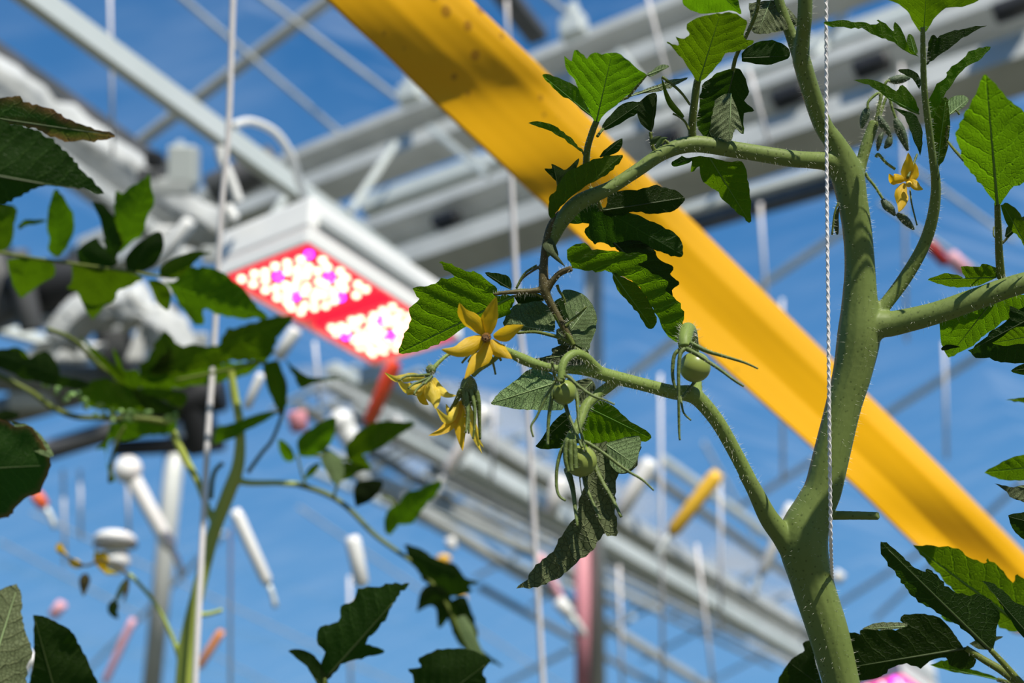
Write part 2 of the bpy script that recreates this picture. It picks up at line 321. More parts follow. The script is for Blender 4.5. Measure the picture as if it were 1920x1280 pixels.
def leaf(parent, z, outline, base, tip, D, gx=0.0, gy=.5, fold=.25, mat='leaf', curl=.15, bow=0.0, res=24, rib=True, wav=1.0, teeth=True, name='leaf', dens=1):
    """a leaf blade: its margin, base and tip; D is the depth at the base, gx / gy the slope of the blade, fold its V along the midrib, curl its bend along the length"""
    gy = gy+.16 if gy > 0 else gy
    raw = parse(z, outline); base = Zp(z, *base); tip = Zp(z, *tip)
    cl = catmull(raw+[raw[0]], 3)[:-1]
    b0, t0 = Vector(base), Vector(tip); ax = t0-b0; Ln = max(ax.length, 1); ax /= Ln; nx = Vector((-ax.y, ax.x))
    seed = random.uniform(0, 50)
    if teeth:
        q = []; nn_ = len(cl); am = min(5, Ln*.022)
        for i, (x, y) in enumerate(cl):
            x2, y2 = cl[(i+1) % nn_]; L_ = math.hypot(x2-x, y2-y); k_ = max(1, int(L_/6))
            for j in range(k_):
                f = j/k_; xx = x+(x2-x)*f; yy = y+(y2-y)*f; g = noise.noise(Vector((xx*.16, yy*.16, seed)))*am; q.append((xx+g*(y2-y)/max(L_, .1), yy-g*(x2-x)/max(L_, .1)))
        cl = q
    xs = [a[0] for a in cl]; ys = [a[1] for a in cl]; step = max(max(xs)-min(xs), max(ys)-min(ys))/res
    pts = [Vector(a) for a in cl]; nb = len(pts); y = min(ys)+step*.5; r = 0
    while y < max(ys):
        x = min(xs)+(step*.5 if r % 2 else 0)
        while x < max(xs):
            if inside(x, y, cl) and edge_dist(x, y, cl) > step*.45: pts.append(Vector((x, y)))
            x += step
        y += step*.87; r += 1
    vo, eo, fo, *_ = delaunay_2d_cdt(pts, [], [list(range(nb))], 1, 1e-4)
    mb = MB(); rim = []; k = px(D)
    bend = bow*Ln
    def depth(x, y):
        d = Vector((x, y))-b0; u = d.dot(ax)/Ln; v = d.dot(nx)/Ln
        vv = v - bow*4*u*(1-u)*.25
        h = gx*d.x + gy*d.y + fold*Ln*(math.sqrt(vv*vv+.0006)-.0245) + curl*Ln*u*abs(u)
        ph = (u*7 - abs(vv)*5.5); h += Ln*.007*wav*math.cos(2*math.pi*ph)*min(1, abs(vv)*9)
        h += Ln*.05*wav*noise.noise(Vector((x/Ln*3.2, y/Ln*3.2, seed)))*min(1, abs(vv)*4+.1)
        return D + h*k, u, vv
    for i, q in enumerate(vo):
        dd, u, v = depth(q.x, q.y); mb.v.append(P(q.x, q.y, dd)); mb.uv[i] = (u, v+.5)
        rim.append(max(0, 1-edge_dist(q.x, q.y, cl)/(Ln*.06)))
    mb.f = [tuple(f) for f in fo]; mb.rim = rim
    # the upper face of the blade looks away from the lens
    o = mb.build(name, mat, parent)
    if rib:
        pp, rr = [], []
        for i in range(15):
            t = i/14*.93; c = b0 + ax*(t*Ln) + nx*(bow*t*(1-t)*Ln)
            if i > 1 and not inside(c.x, c.y, cl): break
            dd, _, _ = depth(c.x, c.y); pp.append(P(c.x, c.y, dd-.00012)); rr.append(max(.9, Ln*.011)*(1-t*.85)*k)
        if len(pp) > 3:
            rb = MB(); rb.tube(pp, rr, 6)
            rm = {'dark': 'ribdark', 'dry': 'ribdark', 'pale': 'ribpale', 'grey': 'ribpale'}.get(mat, 'rib'); rb.build('midrib', rm, o)
    return o
M['palegreen'] = new_mat('young_leaf_pale', (.25, .42, .12), .5, color2=(.35, .52, .18), nscale=200)
M['ribdark'] = new_mat('midrib_dark', (.04, .065, .015), .5)
M['rib'] = new_mat('midrib_green', (.10, .22, .03), .5); M['ribpale'] = new_mat('midrib_pale', (.26, .36, .15), .5)

def blade(name, mat, parent, pts, wid, roll=0.0, cup=.25, peak=.38, nu=14, nv=6, tipw=.03):
    """petal or slim leaf: pts (x, y, depth) along its middle, wid full width in px"""
    q = catmull(pts, max(2, nu//(len(pts)-1))); c = [P(*a) for a in q]; m = len(c); mb = MB(); sd = random.uniform(0, 99)
    for i, p in enumerate(c):
        t = (c[min(i+1, m-1)]-c[max(i-1, 0)]).normalized(); vw = (p-CAM).normalized(); s = t.cross(vw).normalized(); nn = s.cross(t).normalized()
        s2 = s*math.cos(roll)+nn*math.sin(roll); n2 = s2.cross(t).normalized()
        u = i/(m-1); prof = (u/peak)**.6 if u < peak else max(0, 1-((u-peak)/(1-peak))**1.35)
        if u < peak: prof = .30+.70*math.sin(u/peak*math.pi/2)
        hw = wid*.5*max(prof, tipw)*px(q[i][2])
        for j in range(nv+1):
            v = -1+2*j/nv; wv = noise.noise(Vector((u*4, v*1.5, sd)))*hw*.35
            mb.uv[len(mb.v)] = (u, v*.5+.5); mb.v.append(p + s2*(hw*v*(1+.1*noise.noise(Vector((u*9, v, sd))))) + n2*(cup*hw*v*v*1.6 + wv*abs(v)))
    for i in range(m-1):
        for j in range(nv): a = i*(nv+1)+j; mb.f.append((a, a+1, a+nv+2, a+nv+1))
    mb.rim = [0]*len(mb.v)
    return mb.build(name, mat, parent)

def stem_obj(name, mat, parent, paths, voxel=.0006, n=14, hair=None, hair_d=5200, smooth_it=6, remesh=True):
    mb = MB()
    for p in paths:
        a, r = path(p); mb.tube(a, r, n)
        if hair is not None: hairs(hair, a, r, hair_d)
    o = mb.build(name, mat, parent)
    if remesh:
        m = o.modifiers.new('skin', 'REMESH'); m.mode = 'VOXEL'; m.voxel_size = voxel; m.use_smooth_shade = True
        s = o.modifiers.new('soft', 'SMOOTH'); s.factor = .6; s.iterations = smooth_it
    return o
def stalk(parent, pts, mat='stalk', name='leaf_stalk', hair=None, n=8, hd=3500):
    mb = MB(); a, r = path(pts); mb.tube(a, r, n)
    if hair is not None: hairs(hair, a, r, hd)
    return mb.build(name, mat, parent)
def zpath(z, pts, D, r0, r1):
    """pixel polyline with linear depth D=(d0,d1) and half widths r0..r1"""
    n = len(pts)-1; d0, d1 = D if isinstance(D, tuple) else (D, D)
    return [(*Zp(z, *p), d0+(d1-d0)*i/n, r0+(r1-r0)*i/n) for i, p in enumerate(pts)]

# ================================================================ greenhouse shell
mb = MB(); mb.v = [Vector(a) for a in ((-30, -12, 0), (30, -12, 0), (30, 45, 0), (-30, 45, 0))]; mb.f = [(0, 1, 2, 3)]
o = mb.build('floor', 'floor', smooth=False); o['kind'] = 'structure'
dA = (H(1200, 700, 2)-H(300, 100, 2)); dA.z = 0; dA = Vector((.515, .857, 0)).normalized(); dB = Vector((dA.y, -dA.x, 0))
mb = MB()                                                       # ridge-and-furrow glass roof: rows of panes run along dA
for k in range(-9, 12):
    a = dB*(k*3.2)+dA*10; w_ = dB*1.6; l = dA*26
    for s, (z0, z1) in ((0, (6.7, 7.4)), (1, (7.4, 6.7))):
        p = a+w_*s; i = len(mb.v)
        mb.v += [p-l+Vector((0, 0, z0)), p+w_-l+Vector((0, 0, z1)), p+w_+l+Vector((0, 0, z1)), p+l+Vector((0, 0, z0))]; mb.f.append((i, i+1, i+2, i+3))
o = mb.build('ceiling', 'glass', smooth=False); o['kind'] = 'structure'

def extrude(p0, p1, prof, up=Vector((0, 0, 1))):
    """a section (side, up) swept from p0 to p1; side points towards the lens"""
    mb = MB(); t = (p1-p0).normalized(); s = t.cross(up).normalized()
    if s.dot(CAM-p0) < 0: s = -s
    u = s.cross(t).normalized(); u = u if u.z > 0 else -u
    n = len(prof); mb.v = [p0+s*a+u*b for a, b in prof]+[p1+s*a+u*b for a, b in prof]
    mb.f = [(i, (i+1) % n, n+(i+1) % n, n+i) for i in range(n)]+[tuple(range(n-1, -1, -1)), tuple(range(n, 2*n))]
    return mb
def rect(w_, h_): return [(-w_/2, -h_/2), (w_/2, -h_/2), (w_/2, h_/2), (-w_/2, h_/2)]
def C_sec(w_, h_, lip=.03, web=.11):          # hollow-fronted channel
    return [(-w_/2, -h_/2), (w_/2, -h_/2), (w_/2, -h_/2+h_*.30), (w_/2-.012, -h_/2+h_*.34), (w_/2-web, -h_/2+h_*.36), (w_/2-web, h_/2-h_*.26), (w_/2-.01, h_/2-h_*.22), (w_/2, h_/2-h_*.2), (w_/2, h_/2), (-w_/2, h_/2)]
def bar(name, label, cat, x0, y0, x1, y1, h, w_, hh, mat, group=None, h2=None, prof=None, parent=None):
    p0, p1 = H(x0, y0, h), H(x1, y1, h if h2 is None else h2)
    m_ = extrude(p0, p1, prof or rect(w_, hh))
    o = m_.build(name, mat, parent, smooth=False, bevel=min(w_, hh)*.12)
    if not parent: tag(o, label, cat, group)
    return o
def dbar(x0, y0, d0, x1, y1, d1, w_, hh, mat, name, parent=None):
    return extrude(P(x0, y0, d0), P(x1, y1, d1), rect(w_, hh)).build(name, mat, parent, smooth=False, bevel=min(w_, hh)*.12)

# --- the two great chords crossing the upper half, with braces, bolts and cable clips
truss = thing('roof_truss', 'wide galvanised steel truss of two channel chords crossing behind the yellow strip', 'roof truss', H(960, 300, 2.7))
def chord(x0, y0, x1, y1, h, w_, hh, mat='galv'):
    p0, p1 = H(x0, y0, h), H(x1, y1, h); d = (p1-p0)*.35; return extrude(p0-d*.5, p1+d, C_sec(w_, hh)).build('chord', mat, truss, smooth=False, bevel=.004), (p0, p1)
c1, (a0, a1) = chord(290, 448, 1280, 60, 3.0, .16, .24)
c2, (b0, b1) = chord(680, 495, 1760, 125, 2.4, .19, .27)
for x0, y0, x1, y1 in ((742, 268, 655, 398), (806, 238, 915, 330), (1610, -20, 1530, 110), (1160, 95, 1240, 200), (560, 330, 470, 470)):
    dbar(x0, y0, 4.25, x1, y1, 3.95, .022, .022, 'alu', 'brace', truss)
for x, y in ((838, 412), (1635, 122), (1900, 14), (1250, 262), (1480, 180)):
    p = H(x, y, 2.4) - dB*0; m_ = MB(); tt = (b1-b0).normalized(); m_.box(p, tt*.055, Vector((-tt.y, tt.x, 0))*.03, Vector((0, 0, .022))); m_.build('bolt_slot', 'black', truss, smooth=False, bevel=.01)
for x, y in ((1075, 52), (335, 310), (770, 175)):
    m_ = MB(); m_.box(H(x, y, 3.05), dA*.03, dB*.05, Vector((0, 0, .045))); m_.box(H(x, y-22, 3.1), dA*.02, dB*.02, Vector((0, 0, .06))); m_.build('clamp', 'alu', truss, smooth=False, bevel=.01)
bar('gutter_beam', 'long pale ledge beam lying flat above the truss chords behind the yellow strip', 'beam', 690, 395, 1990, -60, 3.6, .16, .1, 'alu')
bar('roof_pipe', 'dark thin pipe crossing low behind the hanging tomato leaf right of the strip', 'pipe', 1180, 455, 1620, 330, 3.1, .07, .07, 'dgrey')
bar('roof_pipe', 'pale thin pipe directly above the dark pipe right of the yellow strip', 'pipe', 1180, 425, 1620, 300, 3.3, .05, .05, 'alu')
# --- lamp rail and left beams
rail = bar('lamp_rail', 'pale aluminium rail sloping down from the upper left corner to the grow lamp', 'rail', -60, -96, 760, 504, 1.28, .022, .044, 'alu')
bar('roof_brace', 'blurred grey brace slanting behind the lamp rail at the upper left', 'brace', 640, -20, 245, 278, 4.4, .06, .05, 'galv')
bar('roof_brace', 'dark short brace meeting the truss just right of the yellow strip', 'brace', 930, -30, 1010, 72, 3.9, .1, .06, 'dgrey')
bar('side_beam', 'dark grey beam running along the folded white screen at the left edge', 'beam', -70, 70, 330, 345, 2.2, .09, .06, 'dgrey')
bar('side_beam', 'pale grey beam below the folded white screen at the left edge', 'beam', -80, 170, 330, 470, 1.9, .06, .05, 'galv')
m_ = MB(); pp = [H(-90+i*32, 115+i*21.5, 2.05) for i in range(16)]; rr = [.075+.022*noise.noise(Vector((i*.9, 3, 1))) for i in range(16)]
m_.tube(pp, rr, 16)
for k in range(16):
    for j in range(16):
        v = m_.v[k*16+j]; c = pp[k]; m_.v[k*16+j] = c+(v-c)*(1+.22*math.sin(j*2.4+k*.8))
tag(m_.build('energy_screen', 'screen'), 'white shade cloth gathered in folds along the beam at the left edge', 'screen')
m_ = MB(); q_ = catmull([(110, 640), (160, 590), (230, 575), (290, 600), (330, 650), (350, 700)], 4); pp = [P(x, y, 2.9) for x, y in q_]; rr = [.045+.03*noise.noise(Vector((i*.6, 8, 1))) for i in range(len(pp))]
m_.tube(pp, rr, 16)
for k in range(len(pp)):
    for j in range(16): v = m_.v[k*16+j]; c = pp[k]; m_.v[k*16+j] = c+(v-c)*(1+.3*math.sin(j*2.4+k*.8))
tag(m_.build('energy_screen', 'screen'), 'small crumpled white cloth bundle beneath the left leaf stalk by the motor', 'screen')

# --- glazing bars and braces seen against the sky
gl = [(1390, 560, 1600, 420, 4.6, .055, 'pale glazing bar behind the string, ending at the yellow strip'),
      (1600, 815, 1860, 650, 4.2, .06, 'pale glazing bar behind the trunk, pointing up to the right-hand leaves'),
      (1120, 750, 1300, 610, 3.7, .06, 'pale glazing bar behind the lower fruit branch'),
      (1560, 1140, 1780, 1000, 3.6, .04, 'faint glazing bar low behind the trunk'),
      (1370, 960, 1530, 860, 3.6, .04, 'faint glazing bar between the fruit branch and the trunk'),
      (940, 1285, 1080, 1212, 2.6, .045, 'bright white bar rising at the bottom centre'),
      (1120, 1195, 1186, 1156, 2.6, .045, 'short bright white bar right of the grey post'),
      (150, 1270, 420, 1000, 3.8, .04, 'faint grey bar crossing behind the grey post at the lower left'),
      (1640, 1160, 1920, 900, 3.4, .03, 'thin faint bar above the bottom right leaves'),
      (1320, 830, 1420, 1010, 4.0, .02, 'thin faint upright bar beside the fruit branch')]
for x0, y0, x1, y1, h, w_, lb in gl:
    bar('glazing_bar', lb, 'bar', x0, y0, x1, y1, h, w_, .04, 'galv' if 'faint' in lb else 'alu', 'glazing bars against the sky')
for i, (x0, y0, x1, y1) in enumerate(((300, -40, 720, 320), (420, -60, 900, 300), (560, 330, 760, 480), (1010, -20, 1180, 120), (1690, 300, 1900, 450), (1650, 380, 1880, 540), (1400, -10, 1640, 150), (60, 960, 760, 1290), (0, 1015, 520, 1290), (560, 950, 1060, 1290))):
    bar('sash_bar', 'very thin faint roof sash bar seen through the glass', 'bar', x0, y0, x1, y1, 3.95, .018, .02, 'galv', 'thin sash bars of the glass roof')
# --- receding purlins at the lower right, all running the same way
pl = [(690, 700, 1540, 1200, 2.0, .10, 'galv'), (1150, 840, 1500, 1092, 2.4, .05, 'galvd'), (640, 870, 1330, 1290, 1.8, .06, 'galv'), (860, 860, 1560, 1262, 2.1, .12, 'alu'),
      (980, 900, 1560, 1215, 2.85, .05, 'galvd'), (560, 760, 1160, 1140, 2.3, .05, 'galvd'), (900, 1100, 1240, 1290, 1.7, .035, 'galvd'), (1240, 860, 1560, 1085, 2.9, .06, 'alu'),
      (620, 690, 1000, 905, 2.6, .08, 'alu'), (1100, 960, 1540, 1230, 2.5, .09, 'galv')]
for i, (x0, y0, x1, y1, h, w_, m) in enumerate(pl):
    bar('purlin', 'blurred grey roof purlin receding to the lower right with its parallel neighbours', 'purlin', x0, y0, x1, y1, h, w_, w_*.8, m, 'receding roof purlins')
for i in range(9):
    x = 600+i*48; y = 700+i*30
    bar('rafter', 'thin grey rafter crossing the receding purlins under the lamp', 'rafter', x-60+i*6, y+90, x+190, y-6, 3.72+.035*i, .045, .03, 'galv' if i % 2 else 'alu', 'rafters crossing the purlins')
for i in range(5):
    x = 1010+i*105; y = 1010+i*52
    bar('rafter', 'thin grey rafter crossing the receding purlins beside the post', 'rafter', x-120, y+72, x+90, y-40, 4.03+.03*i, .045, .03, 'galvd' if i % 2 else 'galv', 'rafters beside the post')

VPX, VPY = 2450, 1718
random.seed(21)
for i in range(16):
    x0 = 540+random.random()*330; y0 = 690+(x0-540)*.35+random.uniform(0, 190); L_ = random.uniform(.22, .42)
    bar('purlin', 'blurred grey roof purlin receding to the lower right with its parallel neighbours', 'purlin', x0, y0, x0+(VPX-x0)*L_, y0+(VPY-y0)*L_, 2.17+.095*i, .045, .04, ('galv', 'alu', 'galvd')[i % 3], 'receding roof purlins')
for i in range(14):
    x = 560+i*62; y = 720+i*33+random.uniform(-20, 60)
    bar('rafter', 'thin grey rafter crossing the receding purlins under the lamp', 'rafter', x-50, y+60, x+110, y-24, 4.0+.014*i, .045, .03, ('alu', 'galv', 'galvd')[i % 3], 'rafters crossing the purlins')
random.seed(7)
def sheet(label, pts, h, mat):
    m_ = MB(); n = 12; a, b, c, d = [H(x, y, h) for x, y in pts]
    for k in range(n+1):
        for j in range(n+1): p = a.lerp(b, k/n).lerp(d.lerp(c, k/n), j/n); m_.v.append(p+Vector((0, 0, .05*math.sin(j*2.1+k))))
    for k in range(n):
        for j in range(n): q = k*(n+1)+j; m_.f.append((q, q+1, q+n+2, q+n+1))
    o = m_.build('haze_sheet', mat); tag(o, label, 'haze sheet')
    sd = o.modifiers.new('thick', 'SOLIDIFY'); sd.thickness = .004
M['cloth'] = haze_mat()  # sheets added to stand for the hazy white roof of the next bays
sheet('thin whitish sheet added as roof haze over the receding purlins at the lower right', [(880, 850), (1200, 905), (1560, 1130), (1500, 1262)], 4.3, 'cloth')
sheet('pale sheet added as roof haze above the rafters beneath the grow lamp', [(540, 690), (960, 730), (1080, 930), (760, 900)], 4.6, 'cloth')
bar('side_beam', 'grey beam crossing low behind the pale buds of the left plant', 'beam', -60, 690, 330, 640, 3.4, .12, .1, 'galvd')
bar('side_beam', 'pale beam crossing at the far left below the dark motor', 'beam', -60, 600, 260, 690, 3.1, .06, .06, 'alu')
def vpost(x0, y0, x1, y1, d, r, mat, name, label, cat, group=None, n=12, parent=None, ext=0):
    a, b = P(x0, y0, d), P(x1, y1, d); v = (b-a)*ext; m_ = MB(); m_.tube([a-v, b+v], r, n, True)
    o = m_.build(name, mat, parent)
    if not parent: tag(o, label, cat, group)
    return o
vpost(280, 1330, 330, 830, 4.0, .032, 'galv', 'steel_post', 'grey steel post standing behind the left tomato stem', 'post', ext=.1)
post = thing('steel_post', 'grey steel post with one side coloured pink for lamp light below the fruit branch', 'post', P(1110, 1300, 4.2))
vpost(1118, 1340, 1112, 440, 4.2, .034, 'galv', 'shaft', '', '', parent=post); vpost(1092, 1340, 1092, 1030, 4.15, .026, 'pinkp', 'lamp_tint_side', '', '', parent=post)  # pink tube along the shaft: pink lamp light put into colour

# --- dark clutter on the left: vent drive, ducts, pipes and white brackets
drive = thing('vent_drive', 'dark roof vent drive with black motor and pipes behind the left tomato leaves', 'vent drive', P(150, 600, 3.2))
def cyl(x0, y0, x1, y1, d, r, mat, name, parent=drive, n=16):
    m_ = MB(); m_.tube([P(x0, y0, d), P(x1, y1, d)], r, n); return m_.build(name, mat, parent, bevel=r*.15)
cyl(-40, 560, 190, 520, 3.2, .075, 'black', 'motor'); cyl(30, 470, 60, 620, 3.1, .03, 'dgrey', 'motor_bracket'); cyl(90, 560, 330, 600, 3.3, .045, 'black', 'drive_shaft')
cyl(-40, 470, 30, 600, 3.2, .08, 'dgrey', 'gearbox'); cyl(210, 560, 215, 700, 3.3, .05, 'dgrey', 'bearing_block'); cyl(300, 590, 312, 680, 3.3, .04, 'bluegrey', 'bearing_block')
cyl(230, 780, 420, 735, 3.1, .05, 'black', 'drive_arm'); cyl(355, 700, 385, 850, 3.1, .045, 'black', 'counterweight'); cyl(40, 860, 330, 770, 3.1, .028, 'dgrey', 'drive_arm'); cyl(215, 840, 420, 830, 3.1, .022, 'black', 'hinge_pin')
cyl(-20, 700, 340, 730, 3.4, .05, 'galvd', 'drive_tube'); cyl(-20, 780, 300, 690, 3.5, .045, 'galvd', 'drive_tube')
cyl(395, 360, 520, 300, 3.4, .05, 'dgrey', 'cover_plate')
m_ = MB()
for i, (x, y, a, b) in enumerate(((200, 560, .10, .05), (330, 510, .05, .10), (270, 640, .04, .09), (150, 660, .08, .04), (240, 600, .06, .05), (400, 560, .05, .04), (90, 650, .05, .03), (300, 460, .05, .09))):
    m_ = MB(); m_.box(P(x, y, 3.0+.05*i), R_*a*.6, FW*.03, UP*b*.6+R_*.02); m_.build('white_bracket', 'enamel', drive, smooth=False, bevel=.008)
m_ = MB()
for x, y in ((40, 520), (350, 640), (60, 750), (420, 480), (170, 480), (100, 600)):
    m_ = MB(); m_.box(P(x, y, 3.4), R_*.06, FW*.03, UP*.025); m_.build('mounting_plate', 'galv', drive, smooth=False, bevel=.008)
duct = thing('cable_tray', 'pale steel cable tray with grey brackets above the left leaves', 'cable tray', P(330, 330, 3.0))
for x, y, a, b, mt in ((345, 312, .035, .05, 'alu'), (285, 340, .03, .03, 'dgrey'), (320, 350, .06, .02, 'galv'), (290, 300, .018, .02, 'black')):
    m_ = MB(); m_.box(P(x, y, 3.0), R_*a, FW*.03, UP*b); m_.build('bracket', mt, duct, smooth=False, bevel=.006)

# ================================================================ LED grow lamps
def lamp(label, corner, left, right, h, height, main=True):
    A = H(*corner, h); eB = (H(*left, h)-A); eA = (H(*right, h)-A); LA, LB = eA.length, eB.length; eA.normalize(); eB.normalize(); Z = Vector((0, 0, 1))
    t = thing('grow_lamp', label, 'grow lamp', A+Z*height)
    def Q(a, b, z=0): return A+eA*a+eB*b+Z*z
    m_ = MB(); w_ = .005
    def bx(m_, a0, a1, b0, b1, z0, z1): m_.box(Q((a0+a1)/2, (b0+b1)/2, (z0+z1)/2), eA*(a1-a0)/2, eB*(b1-b0)/2, Z*(z1-z0)/2)
    bx(m_, -w_, LA+w_, -w_, LB+w_, .022, height); m_.build('housing', 'enamel', t, smooth=False, bevel=.006)
    m_ = MB()
    bx(m_, -w_, LA+w_, -w_, 0, -.004, .0215); bx(m_, -w_, LA+w_, LB, LB+w_, -.004, .0215); bx(m_, -w_, 0, 0, LB, -.004, .0215); bx(m_, LA, LA+w_, 0, LB, -.004, .0215)
    m_.build('rim', 'white', t, smooth=False, bevel=.002)
    m_ = MB(); bx(m_, .01, LA-.02, -w_-.006, -w_-.0005, height*.42, height*.62); m_.build('side_groove', 'galv', t, smooth=False, bevel=.002)
    m_ = MB(); bx(m_, LA*.2, LA*.8, LB*.25, LB*.75, height, height+.03)
    m_.build('power_supply', 'alu', t, smooth=False, bevel=.005)
    random.seed(11)
    for k in range(2):
        a0, a1 = (LA*.015, LA*.495) if k == 0 else (LA*.56, LA*.985)
        mm = MB(); bx(mm, a0, a1, LB*.02, LB*.98, .002, .020); md = mm.build('diode_module', 'board' if main else 'boardm', t, smooth=False, bevel=.004)
        na, nbb = (7, 7) if main else (4, 3)
        for i in range(na):
            for j in range(nbb):
                a = a0+(a1-a0)*((i+.5+random.uniform(-.22, .22))/na*.86+.07); b = LB*((j+.5+random.uniform(-.22, .22))/nbb*.86+.07)
                viol = (i*5+j*7+k*3) % 11 == 0
                d = MB(); d.ball(Q(a, b, .002), .0052, n=8); d.build('diode', 'ledv' if viol else 'led', md)
    random.seed(7)
    return t
lamp('white grow lamp hanging on the rail with glowing red diode panels', (578, 453), (413, 518), (858, 632), .86, .075)
lamp('small magenta glowing grow lamp low behind the trunk at the bottom edge', (1690, 1262), (1600, 1290), (1760, 1310), .62, .10, False)
def cable(pts, r, mat, name, label, cat):
    m_ = MB(); q = catmull(pts, 8); m_.tube([P(*a) for a in q], r, 10); return tag(m_.build(name, mat), label, cat)
cable([(436, 236, 1.75), (470, 228, 1.78), (515, 248, 1.8), (545, 290, 1.82), (558, 330, 1.85), (572, 372, 1.9)], .0062, 'white', 'lamp_cable', 'white cable arching over the rail beside the grow lamp', 'cable')
cable([(412, 276, 1.65), (416, 300, 1.65), (430, 330, 1.65), (448, 380, 1.65)], .0075, 'white', 'rail_hook', 'white plastic hook hanging from the lamp rail beside the string', 'hook')
cable([(424, 388, 1.7), (440, 412, 1.7)], .009, 'white', 'rail_clip', 'small white clip just below the plastic hook on the rail', 'clip')

# ================================================================ yellow sticky strip
def strip():
    edge_u = [(700, -190), (883, 0), (1013, 125), (1110, 227), (1314, 430), (1549, 664), (1737, 850), (1920, 1036), (2100, 1222)]
    edge_l = [(430, -190), (612, 0), (722, 103), (808, 188), (942, 312), (1026, 390), (1206, 556), (1394, 724), (1585, 896), (1713, 1020), (1900, 1186)]
    def at(poly, t):
        s = t*(len(poly)-1); i = min(int(s), len(poly)-2); f = s-i; return poly[i][0]*(1-f)+poly[i+1][0]*f, poly[i][1]*(1-f)+poly[i+1][1]*f
    eu = catmull(edge_u, 6); el_ = catmull(edge_l, 6)
    mb = MB(); NU, NV = 60, 26
    for i in range(NU+1):
        t = i/NU; D = .78+.34*t; a = at(eu, t); b = at(el_, t); wpx = math.hypot(a[0]-b[0], a[1]-b[1])
        
        for j in range(NV+1):
            v = j/NV                                                   # 0 lower edge .. 1 upper edge
            x, y = b[0]*(1-v)+a[0]*v, b[1]*(1-v)+a[1]*v
            # folds: lower band, middle band, rolled lip
            k1 = .36+.08*(1-t); s1 = .45+.35*t; s2 = .74-.42*t; s3 = .95
            if v < k1: h = s1*v
            elif v < .80: h = s1*k1 + s2*(v-k1)
            else: h = s1*k1 + s2*(.8-k1) + s3*(v-.8)
            h += .006*math.sin(v*40)*(1 if v > .8 else .1) + .02*noise.noise(Vector((t*6, v*2, 5)))
            mb.v.append(P(x, y, D+(h)*wpx*px(D)))
    for i in range(NU):
        for j in range(NV): q = i*(NV+1)+j; mb.f.append((q, q+1, q+NV+2, q+NV+1))
    o = mb.build('sticky_strip', 'trap'); s = o.modifiers.new('thick', 'SOLIDIFY'); s.thickness = .0008
    tag(o, 'broad yellow sticky insect strip stretched diagonally behind the tomato stem', 'sticky strip')
strip()

# ================================================================ strings
def string(pts, r, label, group=None, mat='string', ply=0):
    q = catmull(pts, 10); pp = [P(*a) for a in q]; m_ = MB(); m_.tube(pp, r, 8)
    if ply:
        for s in range(2):
            c = []; L = 0
            for i in range(len(pp)-1):
                n_ = 12
                for k in range(n_):
                    p = pp[i].lerp(pp[i+1], k/n_); L += (pp[i+1]-pp[i]).length/n_; g = L/ply*2*math.pi+s*math.pi
                    c.append(p+Vector((math.cos(g), math.sin(g), 0))*r*.6)
            m_.tube(c, r*.75, 6)
    return tag(m_.build('support_string', mat), label, 'string', group)
string([(1548, -160, .475), (1549, 0, .475), (1550, 300, .475), (1554, 700, .468), (1557, 960, .474), (1558, 1030, .480), (1560, 1085, .497), (1562, 1150, .525), (1566, 1400, .54)], .00062, 'white twine running straight down in front of the thick tomato stem', ply=.006)
string([(442, -150, .95), (437, 0, .95), (428, 250, .95), (415, 400, .95), (402, 640, .95), (388, 850, .94), (368, 1240, .92), (362, 1400, .92)], .0024, 'white string beside the yellowish left tomato stem, passing the lamp')
string([(950, 200, 1.3), (958, 330, 1.3), (970, 560, 1.3), (990, 760, 1.3), (1002, 1000, 1.3), (1020, 1320, 1.3)], .0030, 'pale string behind the yellow star flower, from strip to bottom edge')
fs = [(205, -60, 212, 290, 2.2), (432, 990, 432, 1320, 1.9), (928, 745, 922, 900, 2.4), (1238, 700, 1243, 1320, 2.4), (1306, 1020, 1342, 1320, 2.2), (1350, 890, 1352, 1180, 2.6), (1466, 560, 1468, 900, 3.0),
      (655, 1080, 658, 1320, 2.6), (118, 880, 122, 1060, 3.0), (150, 880, 152, 1010, 3.0), (1160, 1060, 1168, 1320, 3.0), (590, 640, 600, 760, 2.2), (1690, 120, 1700, 640, 3.4), (1425, 380, 1440, 620, 3.2),
      (1770, 640, 1775, 860, 3.2), (950, 0, 955, 120, 2.4), (1205, -40, 1280, 260, 2.0), (1405, 130, 1450, 300, 1.8), (238, 870, 242, 1010, 2.2), (745, 780, 748, 830, 2.8)]
lbs = ['faint', 'thin', 'hazy']
for i, (x0, y0, x1, y1, d) in enumerate(fs):
    m_ = MB(); m_.tube([P(x0, y0, d), P((x0+x1)/2, (y0+y1)/2, d), P(x1, y1, d)], .0014*d, 6)
    tag(m_.build('support_string', 'string'), 'faint blurred crop string hanging far behind the tomato plants', 'string', 'faint distant crop strings')

